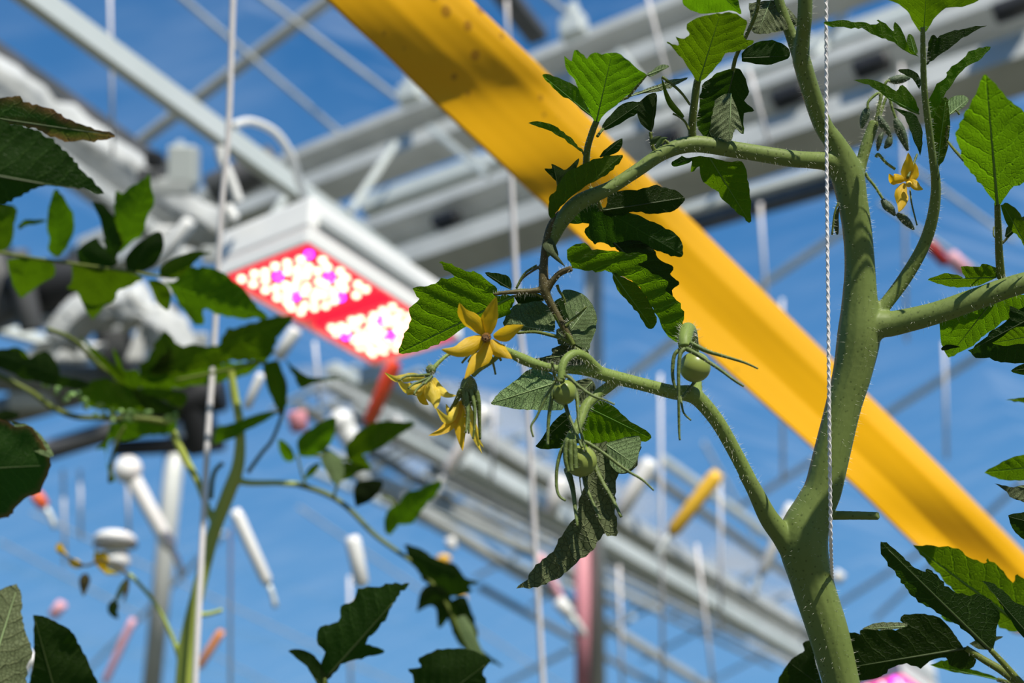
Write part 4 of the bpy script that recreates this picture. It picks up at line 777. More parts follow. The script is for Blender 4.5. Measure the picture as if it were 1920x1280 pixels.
# --- leaves of the main plant
LF = [
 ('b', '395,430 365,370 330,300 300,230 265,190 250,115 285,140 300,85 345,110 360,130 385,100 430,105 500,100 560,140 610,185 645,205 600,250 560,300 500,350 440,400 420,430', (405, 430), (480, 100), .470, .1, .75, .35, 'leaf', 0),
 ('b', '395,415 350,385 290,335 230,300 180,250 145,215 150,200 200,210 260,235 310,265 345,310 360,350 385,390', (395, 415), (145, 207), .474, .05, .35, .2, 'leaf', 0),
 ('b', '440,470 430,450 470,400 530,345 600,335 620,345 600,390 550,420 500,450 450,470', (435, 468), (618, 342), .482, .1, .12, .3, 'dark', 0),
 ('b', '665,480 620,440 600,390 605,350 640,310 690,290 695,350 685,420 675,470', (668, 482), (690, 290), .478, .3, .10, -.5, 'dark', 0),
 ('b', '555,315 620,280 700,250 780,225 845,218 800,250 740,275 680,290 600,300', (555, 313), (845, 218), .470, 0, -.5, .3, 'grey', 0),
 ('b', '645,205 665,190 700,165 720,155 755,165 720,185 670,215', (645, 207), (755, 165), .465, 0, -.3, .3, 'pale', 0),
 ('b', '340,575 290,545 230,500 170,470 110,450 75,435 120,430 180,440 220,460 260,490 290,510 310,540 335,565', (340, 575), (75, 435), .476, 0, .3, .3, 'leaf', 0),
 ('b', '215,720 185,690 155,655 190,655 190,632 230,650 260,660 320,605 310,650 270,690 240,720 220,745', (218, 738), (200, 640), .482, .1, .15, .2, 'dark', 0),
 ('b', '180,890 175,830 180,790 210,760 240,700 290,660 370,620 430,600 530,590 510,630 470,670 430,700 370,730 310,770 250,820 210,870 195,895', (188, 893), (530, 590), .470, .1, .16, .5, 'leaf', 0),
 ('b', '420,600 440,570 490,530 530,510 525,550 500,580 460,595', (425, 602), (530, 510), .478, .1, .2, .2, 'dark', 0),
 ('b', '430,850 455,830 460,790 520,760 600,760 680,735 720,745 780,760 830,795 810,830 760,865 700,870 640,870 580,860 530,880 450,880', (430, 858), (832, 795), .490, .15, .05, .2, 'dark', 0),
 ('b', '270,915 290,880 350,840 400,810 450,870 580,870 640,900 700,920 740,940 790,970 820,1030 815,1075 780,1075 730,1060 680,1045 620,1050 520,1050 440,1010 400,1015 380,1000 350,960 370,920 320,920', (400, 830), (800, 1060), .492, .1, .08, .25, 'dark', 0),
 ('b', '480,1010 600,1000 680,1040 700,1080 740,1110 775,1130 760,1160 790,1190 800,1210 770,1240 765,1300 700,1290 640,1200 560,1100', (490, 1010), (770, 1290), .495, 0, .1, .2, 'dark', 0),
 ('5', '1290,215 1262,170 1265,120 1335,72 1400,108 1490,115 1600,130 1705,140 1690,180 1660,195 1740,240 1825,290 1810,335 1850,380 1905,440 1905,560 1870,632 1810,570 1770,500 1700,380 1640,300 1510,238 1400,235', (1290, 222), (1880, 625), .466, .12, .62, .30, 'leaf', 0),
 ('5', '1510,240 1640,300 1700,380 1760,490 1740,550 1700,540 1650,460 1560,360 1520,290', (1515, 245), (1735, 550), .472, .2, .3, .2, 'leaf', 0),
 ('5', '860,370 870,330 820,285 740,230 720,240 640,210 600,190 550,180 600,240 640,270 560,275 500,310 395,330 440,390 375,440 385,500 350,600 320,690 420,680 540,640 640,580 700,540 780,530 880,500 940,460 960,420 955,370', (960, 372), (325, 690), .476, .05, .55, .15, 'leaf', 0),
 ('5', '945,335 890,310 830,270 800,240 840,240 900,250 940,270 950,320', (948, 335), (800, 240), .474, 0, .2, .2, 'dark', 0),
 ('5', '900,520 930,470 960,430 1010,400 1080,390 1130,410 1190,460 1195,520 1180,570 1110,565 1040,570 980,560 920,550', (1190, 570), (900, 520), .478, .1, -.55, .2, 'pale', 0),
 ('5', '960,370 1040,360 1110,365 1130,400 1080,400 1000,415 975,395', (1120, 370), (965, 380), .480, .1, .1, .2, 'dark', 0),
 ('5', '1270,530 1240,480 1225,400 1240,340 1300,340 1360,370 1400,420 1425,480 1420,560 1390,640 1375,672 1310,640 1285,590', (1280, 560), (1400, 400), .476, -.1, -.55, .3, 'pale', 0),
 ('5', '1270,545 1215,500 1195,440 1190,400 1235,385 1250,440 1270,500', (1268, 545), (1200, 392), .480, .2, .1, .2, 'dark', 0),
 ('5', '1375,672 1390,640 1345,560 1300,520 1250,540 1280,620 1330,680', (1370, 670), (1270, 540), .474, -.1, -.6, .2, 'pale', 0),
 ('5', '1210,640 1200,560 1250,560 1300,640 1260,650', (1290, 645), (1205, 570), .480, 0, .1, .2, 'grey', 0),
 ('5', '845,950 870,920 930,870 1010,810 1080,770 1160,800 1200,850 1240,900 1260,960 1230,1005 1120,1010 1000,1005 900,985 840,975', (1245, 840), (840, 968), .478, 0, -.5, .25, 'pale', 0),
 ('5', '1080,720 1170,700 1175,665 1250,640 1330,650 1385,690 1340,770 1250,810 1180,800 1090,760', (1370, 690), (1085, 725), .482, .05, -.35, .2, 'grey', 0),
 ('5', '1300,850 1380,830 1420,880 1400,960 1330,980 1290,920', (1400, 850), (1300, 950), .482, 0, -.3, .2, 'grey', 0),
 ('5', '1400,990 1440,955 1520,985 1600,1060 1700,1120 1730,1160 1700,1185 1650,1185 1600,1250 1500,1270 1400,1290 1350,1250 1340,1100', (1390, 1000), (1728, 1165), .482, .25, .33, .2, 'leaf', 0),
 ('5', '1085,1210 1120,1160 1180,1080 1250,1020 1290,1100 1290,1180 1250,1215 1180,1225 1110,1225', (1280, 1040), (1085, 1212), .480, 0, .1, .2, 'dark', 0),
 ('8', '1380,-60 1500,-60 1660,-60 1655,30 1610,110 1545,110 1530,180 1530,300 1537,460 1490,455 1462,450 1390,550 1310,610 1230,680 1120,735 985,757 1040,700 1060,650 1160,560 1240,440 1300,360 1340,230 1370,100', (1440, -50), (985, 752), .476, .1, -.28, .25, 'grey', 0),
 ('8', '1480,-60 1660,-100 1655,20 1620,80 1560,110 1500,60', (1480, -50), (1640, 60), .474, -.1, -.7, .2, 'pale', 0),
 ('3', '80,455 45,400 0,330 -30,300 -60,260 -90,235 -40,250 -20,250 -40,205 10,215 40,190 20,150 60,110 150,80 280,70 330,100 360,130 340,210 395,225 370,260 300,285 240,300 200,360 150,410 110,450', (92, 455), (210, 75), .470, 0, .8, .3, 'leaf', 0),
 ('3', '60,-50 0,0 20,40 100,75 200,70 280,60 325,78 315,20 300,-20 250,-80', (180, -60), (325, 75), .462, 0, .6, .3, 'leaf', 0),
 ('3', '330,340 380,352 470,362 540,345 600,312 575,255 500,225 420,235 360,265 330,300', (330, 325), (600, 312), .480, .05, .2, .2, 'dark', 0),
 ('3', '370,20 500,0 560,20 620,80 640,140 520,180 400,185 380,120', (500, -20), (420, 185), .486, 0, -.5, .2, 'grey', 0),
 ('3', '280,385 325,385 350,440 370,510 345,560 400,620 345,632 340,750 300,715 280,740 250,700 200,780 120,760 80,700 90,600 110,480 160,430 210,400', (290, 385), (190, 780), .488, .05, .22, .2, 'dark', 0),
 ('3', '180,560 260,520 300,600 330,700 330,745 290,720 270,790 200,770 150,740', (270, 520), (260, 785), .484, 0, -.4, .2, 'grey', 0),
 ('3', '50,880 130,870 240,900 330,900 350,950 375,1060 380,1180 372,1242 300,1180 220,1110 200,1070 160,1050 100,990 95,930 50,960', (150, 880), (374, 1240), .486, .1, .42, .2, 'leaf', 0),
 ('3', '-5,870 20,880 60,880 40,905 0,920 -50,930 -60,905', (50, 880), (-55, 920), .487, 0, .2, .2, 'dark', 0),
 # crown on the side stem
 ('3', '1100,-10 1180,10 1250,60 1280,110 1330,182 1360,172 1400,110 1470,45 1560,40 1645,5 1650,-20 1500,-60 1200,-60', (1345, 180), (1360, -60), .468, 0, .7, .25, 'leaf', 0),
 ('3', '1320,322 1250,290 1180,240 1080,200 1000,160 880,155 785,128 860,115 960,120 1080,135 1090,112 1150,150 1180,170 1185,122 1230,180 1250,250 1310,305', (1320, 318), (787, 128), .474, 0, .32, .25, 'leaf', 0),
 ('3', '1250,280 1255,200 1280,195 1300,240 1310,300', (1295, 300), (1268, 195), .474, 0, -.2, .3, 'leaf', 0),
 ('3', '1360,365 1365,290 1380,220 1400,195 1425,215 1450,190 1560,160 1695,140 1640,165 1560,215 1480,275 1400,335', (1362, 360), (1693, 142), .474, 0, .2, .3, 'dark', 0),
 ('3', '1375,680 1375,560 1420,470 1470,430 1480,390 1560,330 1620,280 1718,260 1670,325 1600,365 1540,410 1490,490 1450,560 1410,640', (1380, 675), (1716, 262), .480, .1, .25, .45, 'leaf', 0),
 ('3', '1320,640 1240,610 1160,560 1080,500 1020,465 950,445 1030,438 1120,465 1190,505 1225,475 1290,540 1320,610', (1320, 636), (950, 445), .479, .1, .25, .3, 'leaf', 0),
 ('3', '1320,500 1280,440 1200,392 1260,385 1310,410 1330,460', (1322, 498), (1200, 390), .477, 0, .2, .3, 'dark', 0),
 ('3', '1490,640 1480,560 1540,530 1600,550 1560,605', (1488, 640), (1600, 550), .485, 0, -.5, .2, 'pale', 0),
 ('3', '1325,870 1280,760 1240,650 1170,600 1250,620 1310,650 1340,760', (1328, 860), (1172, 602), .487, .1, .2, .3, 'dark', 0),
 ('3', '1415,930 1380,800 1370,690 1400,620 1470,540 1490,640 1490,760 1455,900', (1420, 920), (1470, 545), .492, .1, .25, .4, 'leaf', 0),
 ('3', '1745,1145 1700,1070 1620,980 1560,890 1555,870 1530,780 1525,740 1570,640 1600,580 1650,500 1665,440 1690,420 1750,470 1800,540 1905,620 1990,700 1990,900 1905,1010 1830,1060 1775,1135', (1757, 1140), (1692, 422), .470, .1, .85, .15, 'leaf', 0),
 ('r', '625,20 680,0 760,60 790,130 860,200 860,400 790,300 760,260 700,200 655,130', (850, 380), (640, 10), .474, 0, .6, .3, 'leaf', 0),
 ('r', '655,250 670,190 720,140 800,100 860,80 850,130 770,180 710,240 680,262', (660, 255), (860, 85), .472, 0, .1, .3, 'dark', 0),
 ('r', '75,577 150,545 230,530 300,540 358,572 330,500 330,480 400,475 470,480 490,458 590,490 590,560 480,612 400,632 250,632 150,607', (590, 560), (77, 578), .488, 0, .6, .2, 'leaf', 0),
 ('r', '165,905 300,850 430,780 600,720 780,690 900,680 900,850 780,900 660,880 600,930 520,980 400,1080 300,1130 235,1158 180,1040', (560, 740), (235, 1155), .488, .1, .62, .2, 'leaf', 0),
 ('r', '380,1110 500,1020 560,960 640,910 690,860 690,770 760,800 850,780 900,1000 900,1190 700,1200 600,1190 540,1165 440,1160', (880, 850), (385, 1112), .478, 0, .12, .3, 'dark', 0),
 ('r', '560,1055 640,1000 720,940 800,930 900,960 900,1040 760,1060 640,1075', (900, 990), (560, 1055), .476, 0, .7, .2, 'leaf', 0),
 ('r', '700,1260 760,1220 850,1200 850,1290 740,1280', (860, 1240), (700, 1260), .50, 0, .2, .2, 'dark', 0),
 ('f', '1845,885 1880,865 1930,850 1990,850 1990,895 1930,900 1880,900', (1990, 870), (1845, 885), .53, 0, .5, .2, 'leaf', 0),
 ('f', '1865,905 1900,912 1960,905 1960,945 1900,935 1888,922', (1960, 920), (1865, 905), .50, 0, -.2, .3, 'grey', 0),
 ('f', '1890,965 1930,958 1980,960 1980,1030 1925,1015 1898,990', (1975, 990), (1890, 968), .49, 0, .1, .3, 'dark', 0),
 ('f', '1885,749 1925,744 1980,742 1980,758 1925,756', (1980, 750), (1885, 749), .55, 0, .3, .2, 'leaf', 0),
]
for z, ol, b, t, D, gx, gy, fo, mt, cu in LF: leaf(plant, z, ol, b, t, D, gx, gy, fo, mt, cu if cu else .12, wav=2.2 if mt in ('pale', 'grey') else 1.1, res=34)
ST = [('b', [(355, 650), (362, 560), (385, 480), (405, 430)], (.479, .470), 6.5, 6), ('b', [(340, 575), (352, 595)], .477, 2.5, 3), ('b', [(410, 500), (425, 480), (437, 466)], (.475, .48), 3, 2.5), ('b', [(685, 570), (672, 540), (665, 480)], (.479, .478), 4, 3.5),
      ('b', [(865, 510), (865, 440), (874, 350), (888, 245), (897, 225)], (.482, .472), 8, 6.5), ('b', [(850, 470), (830, 430), (800, 405), (772, 392)], .478, 2.5, 1.8), ('b', [(405, 425), (480, 350), (560, 312)], (.474, .470), 3.5, 2.5), ('b', [(560, 310), (600, 260), (645, 206)], (.47, .465), 3, 2.5),
      ('b', [(855, 350), (820, 300), (780, 260), (720, 215)], (.476, .474), 2.2, 3), ('b', [(430, 855), (410, 810), (395, 780), (380, 750)], (.49, .478), 4, 4), ('3', [(280, 390), (300, 310), (350, 210), (410, 70), (430, -40)], (.487, .47), 4, 4),
      ('b', [(120, 1120), (60, 1160), (20, 1230)], .477, 2.5, 2), ('5', [(1105, 345), (1000, 340), (940, 350), (870, 352)], (.474, .476), 4, 2.5), ('5', [(1130, 380), (1060, 355), (960, 372)], (.474, .476), 2.5, 2), ('5', [(1290, 640), (1240, 610), (1170, 590), (1080, 572), (980, 578)], (.474, .476), 4.5, 2.5),
      ('5', [(1190, 470), (1230, 540), (1270, 600), (1295, 645)], .4735, 4, 5), ('5', [(1250, 540), (1280, 510), (1330, 470), (1370, 430)], (.473, .474), 3.5, 2), ('5', [(1205, 310), (1215, 340), (1240, 380), (1250, 420)], (.474, .476), 3, 2),
      ('5', [(1290, 645), (1330, 680), (1370, 700), (1400, 760)], (.475, .472), 5, 4), ('r', [(628, 560), (615, 400), (607, 200), (600, 0)], (.487, .471), 8, 5.5), ('r', [(640, 300), (665, 275), (690, 240)], (.482, .474), 2.5, 2),
      ('r', [(640, 300), (575, 250), (575, 180)], (.482, .486), 1.6, 1.2), ('3', [(1545, 640), (1530, 620), (1520, 615)], .478, 2, 1.5), ('3', [(1570, 895), (1520, 840), (1480, 790)], (.472, .485), 3, 2.2), ('3', [(1395, 1010), (1430, 900), (1460, 800), (1480, 700)], (.498, .487), 4, 2.5),
      ('3', [(1375, 680), (1380, 760), (1385, 850)], (.480, .486), 3, 3), ('b', [(755, 540), (735, 520), (720, 540)], .479, 3, 1.5), ('f', [(1560, 440), (1565, 400), (1572, 380)], .496, 2, 2)]
for z, pts, D, r0, r1 in ST: stalk(plant, zpath(z, pts, D, r0, r1), 'stalk', hair=HR)
blade('small_leaf', 'pale', plant, [(1221, 270, .477), (1228, 262, .476), (1240, 255, .475)], 12); blade('small_leaf', 'pale', plant, [(1230, 278, .477), (1240, 262, .476), (1252, 258, .475)], 9)
blade('small_leaf', 'grey', plant, [(1045, 480, .474), (1028, 455, .472), (1032, 470, .47), (1060, 500, .47)], 22); blade('small_leaf', 'leaf', plant, [(1282, 220, .474), (1255, 190, .473), (1240, 145, .472)], 12)
blade('small_leaf', 'grey', plant, [(1570, 440, .498), (1568, 410, .496), (1574, 385, .494)], 10)
blade('small_leaf', 'dark', plant, [(1765, 655, .49), (1780, 650, .489), (1800, 650, .488)], 10)
hr = HR.build('fine_hairs', 'hair', plant, smooth=False); hr['kind'] = 'stuff'

# ================================================================ plant at the lower right corner
p2 = thing('tomato_plant', 'dark crumpled tomato leaves on two stalks at the bottom right corner', 'tomato plant', P(1960, 1400, .52).xy.to_3d())
LF2 = [
 ('9', '1285,515 1400,515 1480,520 1560,550 1620,590 1680,610 1700,588 1760,630 1840,715 1870,670 1905,700 1990,800 1990,1000 1850,990 1770,970 1600,850 1450,700 1400,640 1330,560', (1900, 960), (1290, 517), .56, .1, .75, .15, 'leaf', .1),
 ('9', '1105,492 1160,510 1250,590 1340,660 1365,643 1440,700 1480,750 1560,780 1620,792 1660,785 1720,820 1770,890 1750,980 1742,1080 1710,1100 1620,1030 1500,930 1400,880 1280,790 1180,660 1110,560', (1718, 1098), (1105, 495), .50, 0, .14, .35, 'dark', .1),
 ('9', '1560,1080 1640,1150 1600,1200 1500,1190 1470,1140 1380,1160 1330,1195 1250,1170 1180,1190 1090,1250 1000,1270 900,1290 880,1100 890,1000 990,1008 1000,980 1120,980 1240,970 1218,910 1300,898 1400,900 1450,930 1510,990', (1590, 1085), (890, 1200), .51, 0, .12, .25, 'dark', .1),
 ('9', '780,1290 740,1150 720,1050 670,1060 680,1100 640,1125 590,1170 530,1290 650,1400', (780, 1300), (600, 1170), .55, 0, .2, .2, 'dark', .1),
 ('9', '1000,978 1060,950 1120,940 1240,945 1240,970 1120,985', (1240, 965), (1000, 978), .505, 0, -.6, .1, 'grey', .1),
 ('9', '1668,708 1740,730 1800,780 1860,830 1930,870 1990,1000 1905,1025 1850,960 1800,880 1740,790', (1930, 1010), (1668, 706), .49, 0, .10, .4, 'dark', .1),
 ('9', '1600,1060 1660,1030 1740,1020 1790,1022 1740,1050 1720,1090 1650,1090', (1715, 1085), (1790, 1022), .515, 0, .2, .2, 'grey', .1),
 ('9', '1380,1180 1480,1150 1580,1190 1700,1230 1760,1260 1640,1240 1500,1215', (1760, 1262), (1385, 1180), .53, 0, .35, .2, 'leaf', .1),
 ('9', '1440,905 1480,895 1540,930 1530,945 1470,935', (1540, 940), (1442, 905), .55, 0, .5, .2, 'leaf', .1),
]
for z, ol, b, t, D, gx, gy, fo, mt, cu in LF2: leaf(p2, z, ol, b, t, D, gx, gy, fo, mt, cu)
HR2 = MB()
for pts, D, r0, r1 in (([(1580, 1085), (1680, 1150), (1780, 1210), (1880, 1290), (2000, 1420)], (.51, .50), 6, 10), ([(1718, 1095), (1790, 1170), (1860, 1250), (1930, 1330), (2020, 1450)], (.50, .50), 5, 8), ([(1760, 1262), (1840, 1290), (1900, 1350)], (.53, .51), 4, 6), ([(1930, 1010), (1990, 1100), (2040, 1300)], (.49, .50), 4, 7)):
    stalk(p2, zpath('9', pts, D, r0, r1), 'stalk', hair=HR2)
hr = HR2.build('fine_hairs', 'hair', p2, smooth=False); hr['kind'] = 'stuff'

# ================================================================ dark leaves rising at the bottom centre
p3 = thing('tomato_plant', 'dark green jagged leaves poking up at the bottom left of centre', 'tomato plant', P(700, 1420, .62).xy.to_3d())
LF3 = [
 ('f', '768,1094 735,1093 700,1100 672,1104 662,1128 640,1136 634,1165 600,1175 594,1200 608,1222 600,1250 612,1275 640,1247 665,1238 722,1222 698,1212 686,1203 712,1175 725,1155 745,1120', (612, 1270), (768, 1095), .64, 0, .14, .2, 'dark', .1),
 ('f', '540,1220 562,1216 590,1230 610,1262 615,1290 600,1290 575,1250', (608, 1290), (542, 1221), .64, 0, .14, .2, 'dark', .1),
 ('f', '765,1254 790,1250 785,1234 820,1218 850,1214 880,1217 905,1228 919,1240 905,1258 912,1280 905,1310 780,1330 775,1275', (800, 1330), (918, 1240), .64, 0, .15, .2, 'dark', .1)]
for z, ol, b, t, D, gx, gy, fo, mt, cu in LF3: leaf(p3, z, ol, b, t, D, gx, gy, fo, mt, cu)
stalk(p3, zpath('f', [(610, 1270), (612, 1300), (650, 1380), (700, 1480)], (.64, .64), 4, 7)); stalk(p3, zpath('f', [(800, 1330), (760, 1400), (700, 1480)], .64, 4, 7)); stalk(p3, zpath('f', [(608, 1290), (620, 1330), (650, 1380)], .64, 3, 4))

# ================================================================ leaves at the left edge
p4 = thing('tomato_plant', 'dark leaves with brown rims along the left edge, the top one very close', 'tomato plant', P(-80, 1420, .5).xy.to_3d())
LF4 = [
 ('f', '-60,190 0,184 38,180 44,190 80,200 100,205 130,225 170,238 215,253 200,262 165,264 140,266 110,262 60,240 0,235 -60,240', (-60, 215), (215, 254), .56, 0, .22, .3, 'dry', .1),
 ('f', '-60,215 0,225 60,240 110,270 160,325 195,365 140,352 80,348 40,368 0,385 -60,400', (-60, 320), (195, 365), .385, .2, .1, .2, 'dark', .1),
 ('f', '-60,780 0,785 30,800 60,802 90,850 95,872 85,900 75,922 55,930 30,950 20,965 0,972 -60,975', (-60, 880), (95, 872), .60, 0, .13, .2, 'dry', .1),
 ('f', '20,790 60,800 92,835 100,856 70,850 50,825', (20, 795), (100, 856), .61, 0, -.7, .2, 'pale', .1),
 ('f', '-60,1110 0,1105 25,1095 36,1100 45,1170 60,1222 50,1250 40,1290 -60,1290', (-30, 1300), (34, 1096), .57, .2, -.35, .3, 'grey', .1),
 ('f', '62,1153 90,1158 130,1180 150,1210 170,1250 184,1290 150,1320 60,1300 65,1230', (110, 1320), (63, 1154), .62, 0, .15, .2, 'dark', .1)]
for z, ol, b, t, D, gx, gy, fo, mt, cu in LF4: leaf(p4, z, ol, b, t, D, gx, gy, fo, mt, cu)
stalk(p4, zpath('f', [(110, 1320), (40, 1400), (-80, 1480)], (.62, .6), 4, 8)); stalk(p4, zpath('f', [(-40, 215), (-120, 400), (-140, 900), (-120, 1480)], (.56, .6), 5, 14)); stalk(p4, zpath('f', [(-50, 880), (-90, 950), (-130, 1100)], .6, 4, 6)); stalk(p4, zpath('f', [(-50, 320), (-90, 420), (-132, 600)], (.385, .58), 3, 5)); stalk(p4, zpath('f', [(-30, 1300), (-60, 1350), (-120, 1420)], (.57, .6), 3, 6))

# ================================================================ the left tomato plant, out of focus
p5 = thing('tomato_plant', 'blurred tomato plant with yellowish stem and broad leaves left of the grow lamp', 'tomato plant', P(345, 1290, .95).xy.to_3d())
Dl = .95
stem_obj('stem', 'yellowstem', p5, [
  [(330, 1560, Dl, 17), (340, 1400, Dl, 18), (346, 1285, Dl, 18), (352, 1200, Dl, 15), (374, 1100, Dl, 13), (400, 1000, Dl, 12.5), (428, 925, Dl, 13.5), (447, 870, Dl, 12), (450, 800, Dl, 9), (440, 740, Dl, 8), (432, 690, Dl, 7)],
  [(408, 985, Dl, 7), (392, 960, Dl, 7), (372, 905, Dl, 7), (345, 855, Dl, 7.5), (322, 805, Dl, 7.5), (310, 780, Dl, 6)],
  [(345, 1260, Dl, 6), (325, 1200, Dl, 4.5), (300, 1145, Dl, 4), (275, 1110, Dl, 4), (242, 1075, Dl, 4)],
  [(376, 1152, Dl, 5), (395, 1150, Dl, 4.5), (417, 1143, Dl, 4.5)],
  [(440, 900, Dl, 7), (470, 905, Dl, 6), (520, 905, Dl, 5.5), (560, 908, Dl, 5.5)]], voxel=.0010, smooth_it=3)
LS = [('f', [(560, 908), (610, 925), (650, 950), (700, 1000), (740, 1030), (780, 1060), (830, 1120), (865, 1190), (890, 1235)], (.95, .92), 5.5, 3), ('f', [(465, 885), (490, 850), (510, 825), (528, 780), (535, 750)], (.95, .94), 4, 3),
      ('q', [(-80, 600), (150, 640), (500, 690), (900, 745), (1130, 782), (1300, 800)], (.80, .80), 3.5, 2.5), ('l', [(-60, 420), (240, 570), (420, 700), (620, 775), (900, 780), (1150, 790), (1350, 820)], (.9, .94), 5, 6),
      ('l', [(380, 70), (540, 130), (660, 220), (780, 350), (1000, 500), (1080, 620)], (.88, .93), 4, 5), ('m', [(430, 620), (470, 560), (480, 430), (430, 330), (300, 280), (100, 330), (-250, 400)], (.94, .92), 4, 3),
      ('m', [(590, 890), (660, 900), (800, 920), (900, 925)], .94, 2.5, 2), ('m', [(640, 1110), (600, 1060), (560, 900)], .94, 2.5, 2), ('m', [(800, 1180), (830, 1090), (860, 1000), (900, 930)], .94, 3, 2.5), ('l', [(880, 1300), (890, 1150), (940, 960), (1000, 850)], .94, 4, 3), ('f', [(395, 935), (398, 900), (405, 880), (418, 868)], .95, 5, 4), ('m', [(1250, 1330), (1190, 1200), (1130, 1180)], .93, 3, 2)]
for z, pts, D, r0, r1 in LS: stalk(p5, zpath(z, pts, D, r0, r1), 'stalk')
m_ = MB(); a, r = path(zpath('f', [(240, 1078), (215, 1058), (190, 1050), (160, 1060), (130, 1045), (112, 1030)], .95, 3, 2)); m_.tube(a, r, 8); m_.build('withered_truss', 'twig', p5)
for pts, w_, mt, nm in (([(188, 1060), (182, 1045), (180, 1030)], 14, 'petalpale', 'petal'), ([(195, 1070), (205, 1072), (222, 1074)], 12, 'petalpale', 'petal'), ([(188, 1035), (192, 1055), (198, 1074)], 26, 'petal', 'petal'), ([(130, 1050), (145, 1058), (156, 1062)], 16, 'petal', 'petal'), ([(110, 1018), (114, 1032), (128, 1040)], 14, 'petal', 'petal'),
                        ([(160, 1075), (158, 1095), (156, 1118)], 20, 'twig', 'withered_flower'), ([(238, 1085), (225, 1110), (210, 1140)], 12, 'pale', 'sepal'), ([(240, 1080), (236, 1110), (232, 1130)], 9, 'twig', 'withered_flower'), ([(215, 1125), (212, 1145), (222, 1160)], 20, 'dark', 'withered_flower'), ([(250, 1020), (210, 1022), (180, 1025)], 3, 'twig', 'sepal')):
    blade(nm, mt, p5, [(x, y, .95) for x, y in pts], w_)
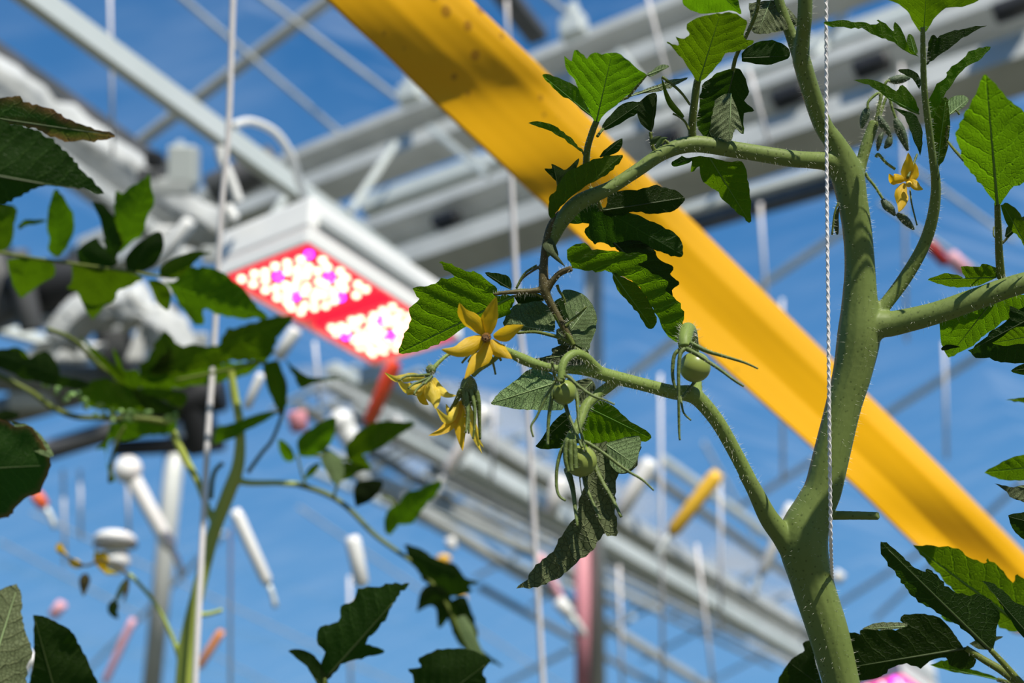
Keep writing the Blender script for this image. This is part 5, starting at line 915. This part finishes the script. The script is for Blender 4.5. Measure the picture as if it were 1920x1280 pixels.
LL = [
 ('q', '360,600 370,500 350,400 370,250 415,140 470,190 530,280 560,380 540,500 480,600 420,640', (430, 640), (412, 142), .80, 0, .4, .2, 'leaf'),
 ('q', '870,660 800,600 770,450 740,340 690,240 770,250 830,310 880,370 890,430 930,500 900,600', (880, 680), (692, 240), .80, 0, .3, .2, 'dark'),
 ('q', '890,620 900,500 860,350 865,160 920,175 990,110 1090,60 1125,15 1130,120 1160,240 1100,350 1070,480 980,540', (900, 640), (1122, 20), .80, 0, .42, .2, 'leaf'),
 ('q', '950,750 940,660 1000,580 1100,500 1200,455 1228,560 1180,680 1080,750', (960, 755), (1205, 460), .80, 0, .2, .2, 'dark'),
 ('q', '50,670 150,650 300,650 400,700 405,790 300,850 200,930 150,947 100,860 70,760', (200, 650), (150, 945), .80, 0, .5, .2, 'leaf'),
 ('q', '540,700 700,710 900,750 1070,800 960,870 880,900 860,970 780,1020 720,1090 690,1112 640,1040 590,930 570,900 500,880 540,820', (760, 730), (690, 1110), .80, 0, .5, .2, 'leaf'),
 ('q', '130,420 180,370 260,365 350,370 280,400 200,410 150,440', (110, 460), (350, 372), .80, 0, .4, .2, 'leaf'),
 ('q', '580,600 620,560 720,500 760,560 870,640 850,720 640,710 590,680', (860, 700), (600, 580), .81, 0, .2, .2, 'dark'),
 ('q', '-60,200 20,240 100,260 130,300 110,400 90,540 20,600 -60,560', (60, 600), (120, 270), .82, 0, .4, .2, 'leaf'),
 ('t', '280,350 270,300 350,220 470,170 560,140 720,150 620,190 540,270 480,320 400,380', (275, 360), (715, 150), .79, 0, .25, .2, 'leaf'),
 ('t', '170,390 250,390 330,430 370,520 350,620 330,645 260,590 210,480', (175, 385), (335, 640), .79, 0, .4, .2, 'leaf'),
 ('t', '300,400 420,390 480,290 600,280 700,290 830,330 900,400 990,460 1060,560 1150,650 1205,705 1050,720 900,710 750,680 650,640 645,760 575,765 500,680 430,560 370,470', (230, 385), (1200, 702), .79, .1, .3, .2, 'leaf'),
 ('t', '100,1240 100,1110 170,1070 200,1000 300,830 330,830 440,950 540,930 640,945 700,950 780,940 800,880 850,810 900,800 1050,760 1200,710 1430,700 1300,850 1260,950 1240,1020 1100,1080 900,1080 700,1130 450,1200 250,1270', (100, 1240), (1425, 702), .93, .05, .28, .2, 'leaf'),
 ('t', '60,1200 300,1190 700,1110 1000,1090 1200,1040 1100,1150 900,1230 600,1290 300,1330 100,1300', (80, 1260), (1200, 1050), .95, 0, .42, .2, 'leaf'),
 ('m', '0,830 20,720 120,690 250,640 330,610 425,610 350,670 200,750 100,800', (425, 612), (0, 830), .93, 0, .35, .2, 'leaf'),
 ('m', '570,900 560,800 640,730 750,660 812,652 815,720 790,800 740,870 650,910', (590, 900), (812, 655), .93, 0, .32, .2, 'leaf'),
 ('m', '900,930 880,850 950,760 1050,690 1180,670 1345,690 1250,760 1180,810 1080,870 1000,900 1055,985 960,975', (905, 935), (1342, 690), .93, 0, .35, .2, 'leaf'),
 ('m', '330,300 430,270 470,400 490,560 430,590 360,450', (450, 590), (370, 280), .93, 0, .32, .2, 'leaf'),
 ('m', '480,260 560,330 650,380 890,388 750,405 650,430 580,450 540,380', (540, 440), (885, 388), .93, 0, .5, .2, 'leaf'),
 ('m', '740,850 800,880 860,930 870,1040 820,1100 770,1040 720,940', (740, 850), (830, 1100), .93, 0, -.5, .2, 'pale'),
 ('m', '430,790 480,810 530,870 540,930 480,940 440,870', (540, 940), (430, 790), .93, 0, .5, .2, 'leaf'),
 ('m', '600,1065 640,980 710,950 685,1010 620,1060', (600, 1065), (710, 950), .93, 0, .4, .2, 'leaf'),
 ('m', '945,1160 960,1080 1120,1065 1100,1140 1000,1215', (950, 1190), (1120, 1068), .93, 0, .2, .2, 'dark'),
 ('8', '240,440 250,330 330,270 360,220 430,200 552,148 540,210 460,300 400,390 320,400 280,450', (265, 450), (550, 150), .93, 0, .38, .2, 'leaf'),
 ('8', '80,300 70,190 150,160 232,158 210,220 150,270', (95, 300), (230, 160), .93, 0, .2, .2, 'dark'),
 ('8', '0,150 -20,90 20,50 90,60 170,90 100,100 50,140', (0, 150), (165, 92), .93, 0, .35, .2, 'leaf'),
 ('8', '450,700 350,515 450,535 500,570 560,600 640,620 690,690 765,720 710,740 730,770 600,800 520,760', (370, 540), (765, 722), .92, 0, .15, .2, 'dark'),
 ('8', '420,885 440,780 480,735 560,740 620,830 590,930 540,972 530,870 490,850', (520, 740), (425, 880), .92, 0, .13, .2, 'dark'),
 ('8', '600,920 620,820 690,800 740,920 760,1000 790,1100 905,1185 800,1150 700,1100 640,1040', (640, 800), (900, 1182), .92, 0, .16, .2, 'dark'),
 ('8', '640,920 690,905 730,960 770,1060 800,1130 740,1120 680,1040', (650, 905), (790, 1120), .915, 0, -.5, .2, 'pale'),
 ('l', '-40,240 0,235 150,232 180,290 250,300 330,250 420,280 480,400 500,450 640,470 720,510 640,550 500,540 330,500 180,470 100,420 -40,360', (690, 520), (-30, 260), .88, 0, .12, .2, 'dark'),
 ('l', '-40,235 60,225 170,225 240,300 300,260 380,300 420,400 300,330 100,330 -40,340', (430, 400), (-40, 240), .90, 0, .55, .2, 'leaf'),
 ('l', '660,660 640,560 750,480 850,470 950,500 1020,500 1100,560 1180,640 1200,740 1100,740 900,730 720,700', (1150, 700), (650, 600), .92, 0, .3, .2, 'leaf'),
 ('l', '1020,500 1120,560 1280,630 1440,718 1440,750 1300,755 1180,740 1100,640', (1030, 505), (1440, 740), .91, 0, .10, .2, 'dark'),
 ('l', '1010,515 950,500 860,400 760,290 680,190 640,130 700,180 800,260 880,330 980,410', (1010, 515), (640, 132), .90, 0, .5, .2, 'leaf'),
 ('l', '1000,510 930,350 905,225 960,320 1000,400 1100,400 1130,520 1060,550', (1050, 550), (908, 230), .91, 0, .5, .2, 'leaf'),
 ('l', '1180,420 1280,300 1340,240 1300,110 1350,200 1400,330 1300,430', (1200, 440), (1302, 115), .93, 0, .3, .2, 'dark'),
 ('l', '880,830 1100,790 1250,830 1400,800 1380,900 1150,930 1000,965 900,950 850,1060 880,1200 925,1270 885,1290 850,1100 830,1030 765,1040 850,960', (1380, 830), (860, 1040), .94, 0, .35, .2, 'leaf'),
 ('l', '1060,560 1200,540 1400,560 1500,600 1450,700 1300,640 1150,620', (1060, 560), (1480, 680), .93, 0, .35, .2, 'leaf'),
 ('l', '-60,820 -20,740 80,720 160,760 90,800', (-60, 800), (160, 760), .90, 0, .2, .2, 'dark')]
for z, ol, b, t, D, gx, gy, fo, mt in LL: leaf(p5, z, ol, b, t, D, gx, gy, fo, mt, .1, res=14, rib=False)
random.seed(5)
for i in range(26):      # small pale leaflets curling along the lower stalk
    t = i/25; x, y = 330+t*850, 520+min(t*1.7, 1)*260+random.uniform(-50, 40)
    a = random.uniform(-2.6, .2); l = random.uniform(40, 85)
    q = [Zp('l', x, y), Zp('l', x+math.cos(a)*l*.5, y+math.sin(a)*l*.5-8), Zp('l', x+math.cos(a)*l, y+math.sin(a)*l)]
    blade('small_leaf', 'palegreen', p5, [(*p, .91-j*.004) for j, p in enumerate(q)], random.uniform(9, 14), random.uniform(-.6, .6), .3, nu=6, nv=3)
for i in range(7):
    a = random.uniform(-3, .1); l = random.uniform(40, 70); x, y = 1350+random.uniform(-40, 60), 800+random.uniform(-20, 30)
    q = [Zp('l', x, y), Zp('l', x+math.cos(a)*l*.5, y+math.sin(a)*l*.5-8), Zp('l', x+math.cos(a)*l, y+math.sin(a)*l)]
    blade('small_leaf', 'palegreen', p5, [(*p, .91-j*.004) for j, p in enumerate(q)], random.uniform(9, 14), random.uniform(-.6, .6), .3, nu=6, nv=3)
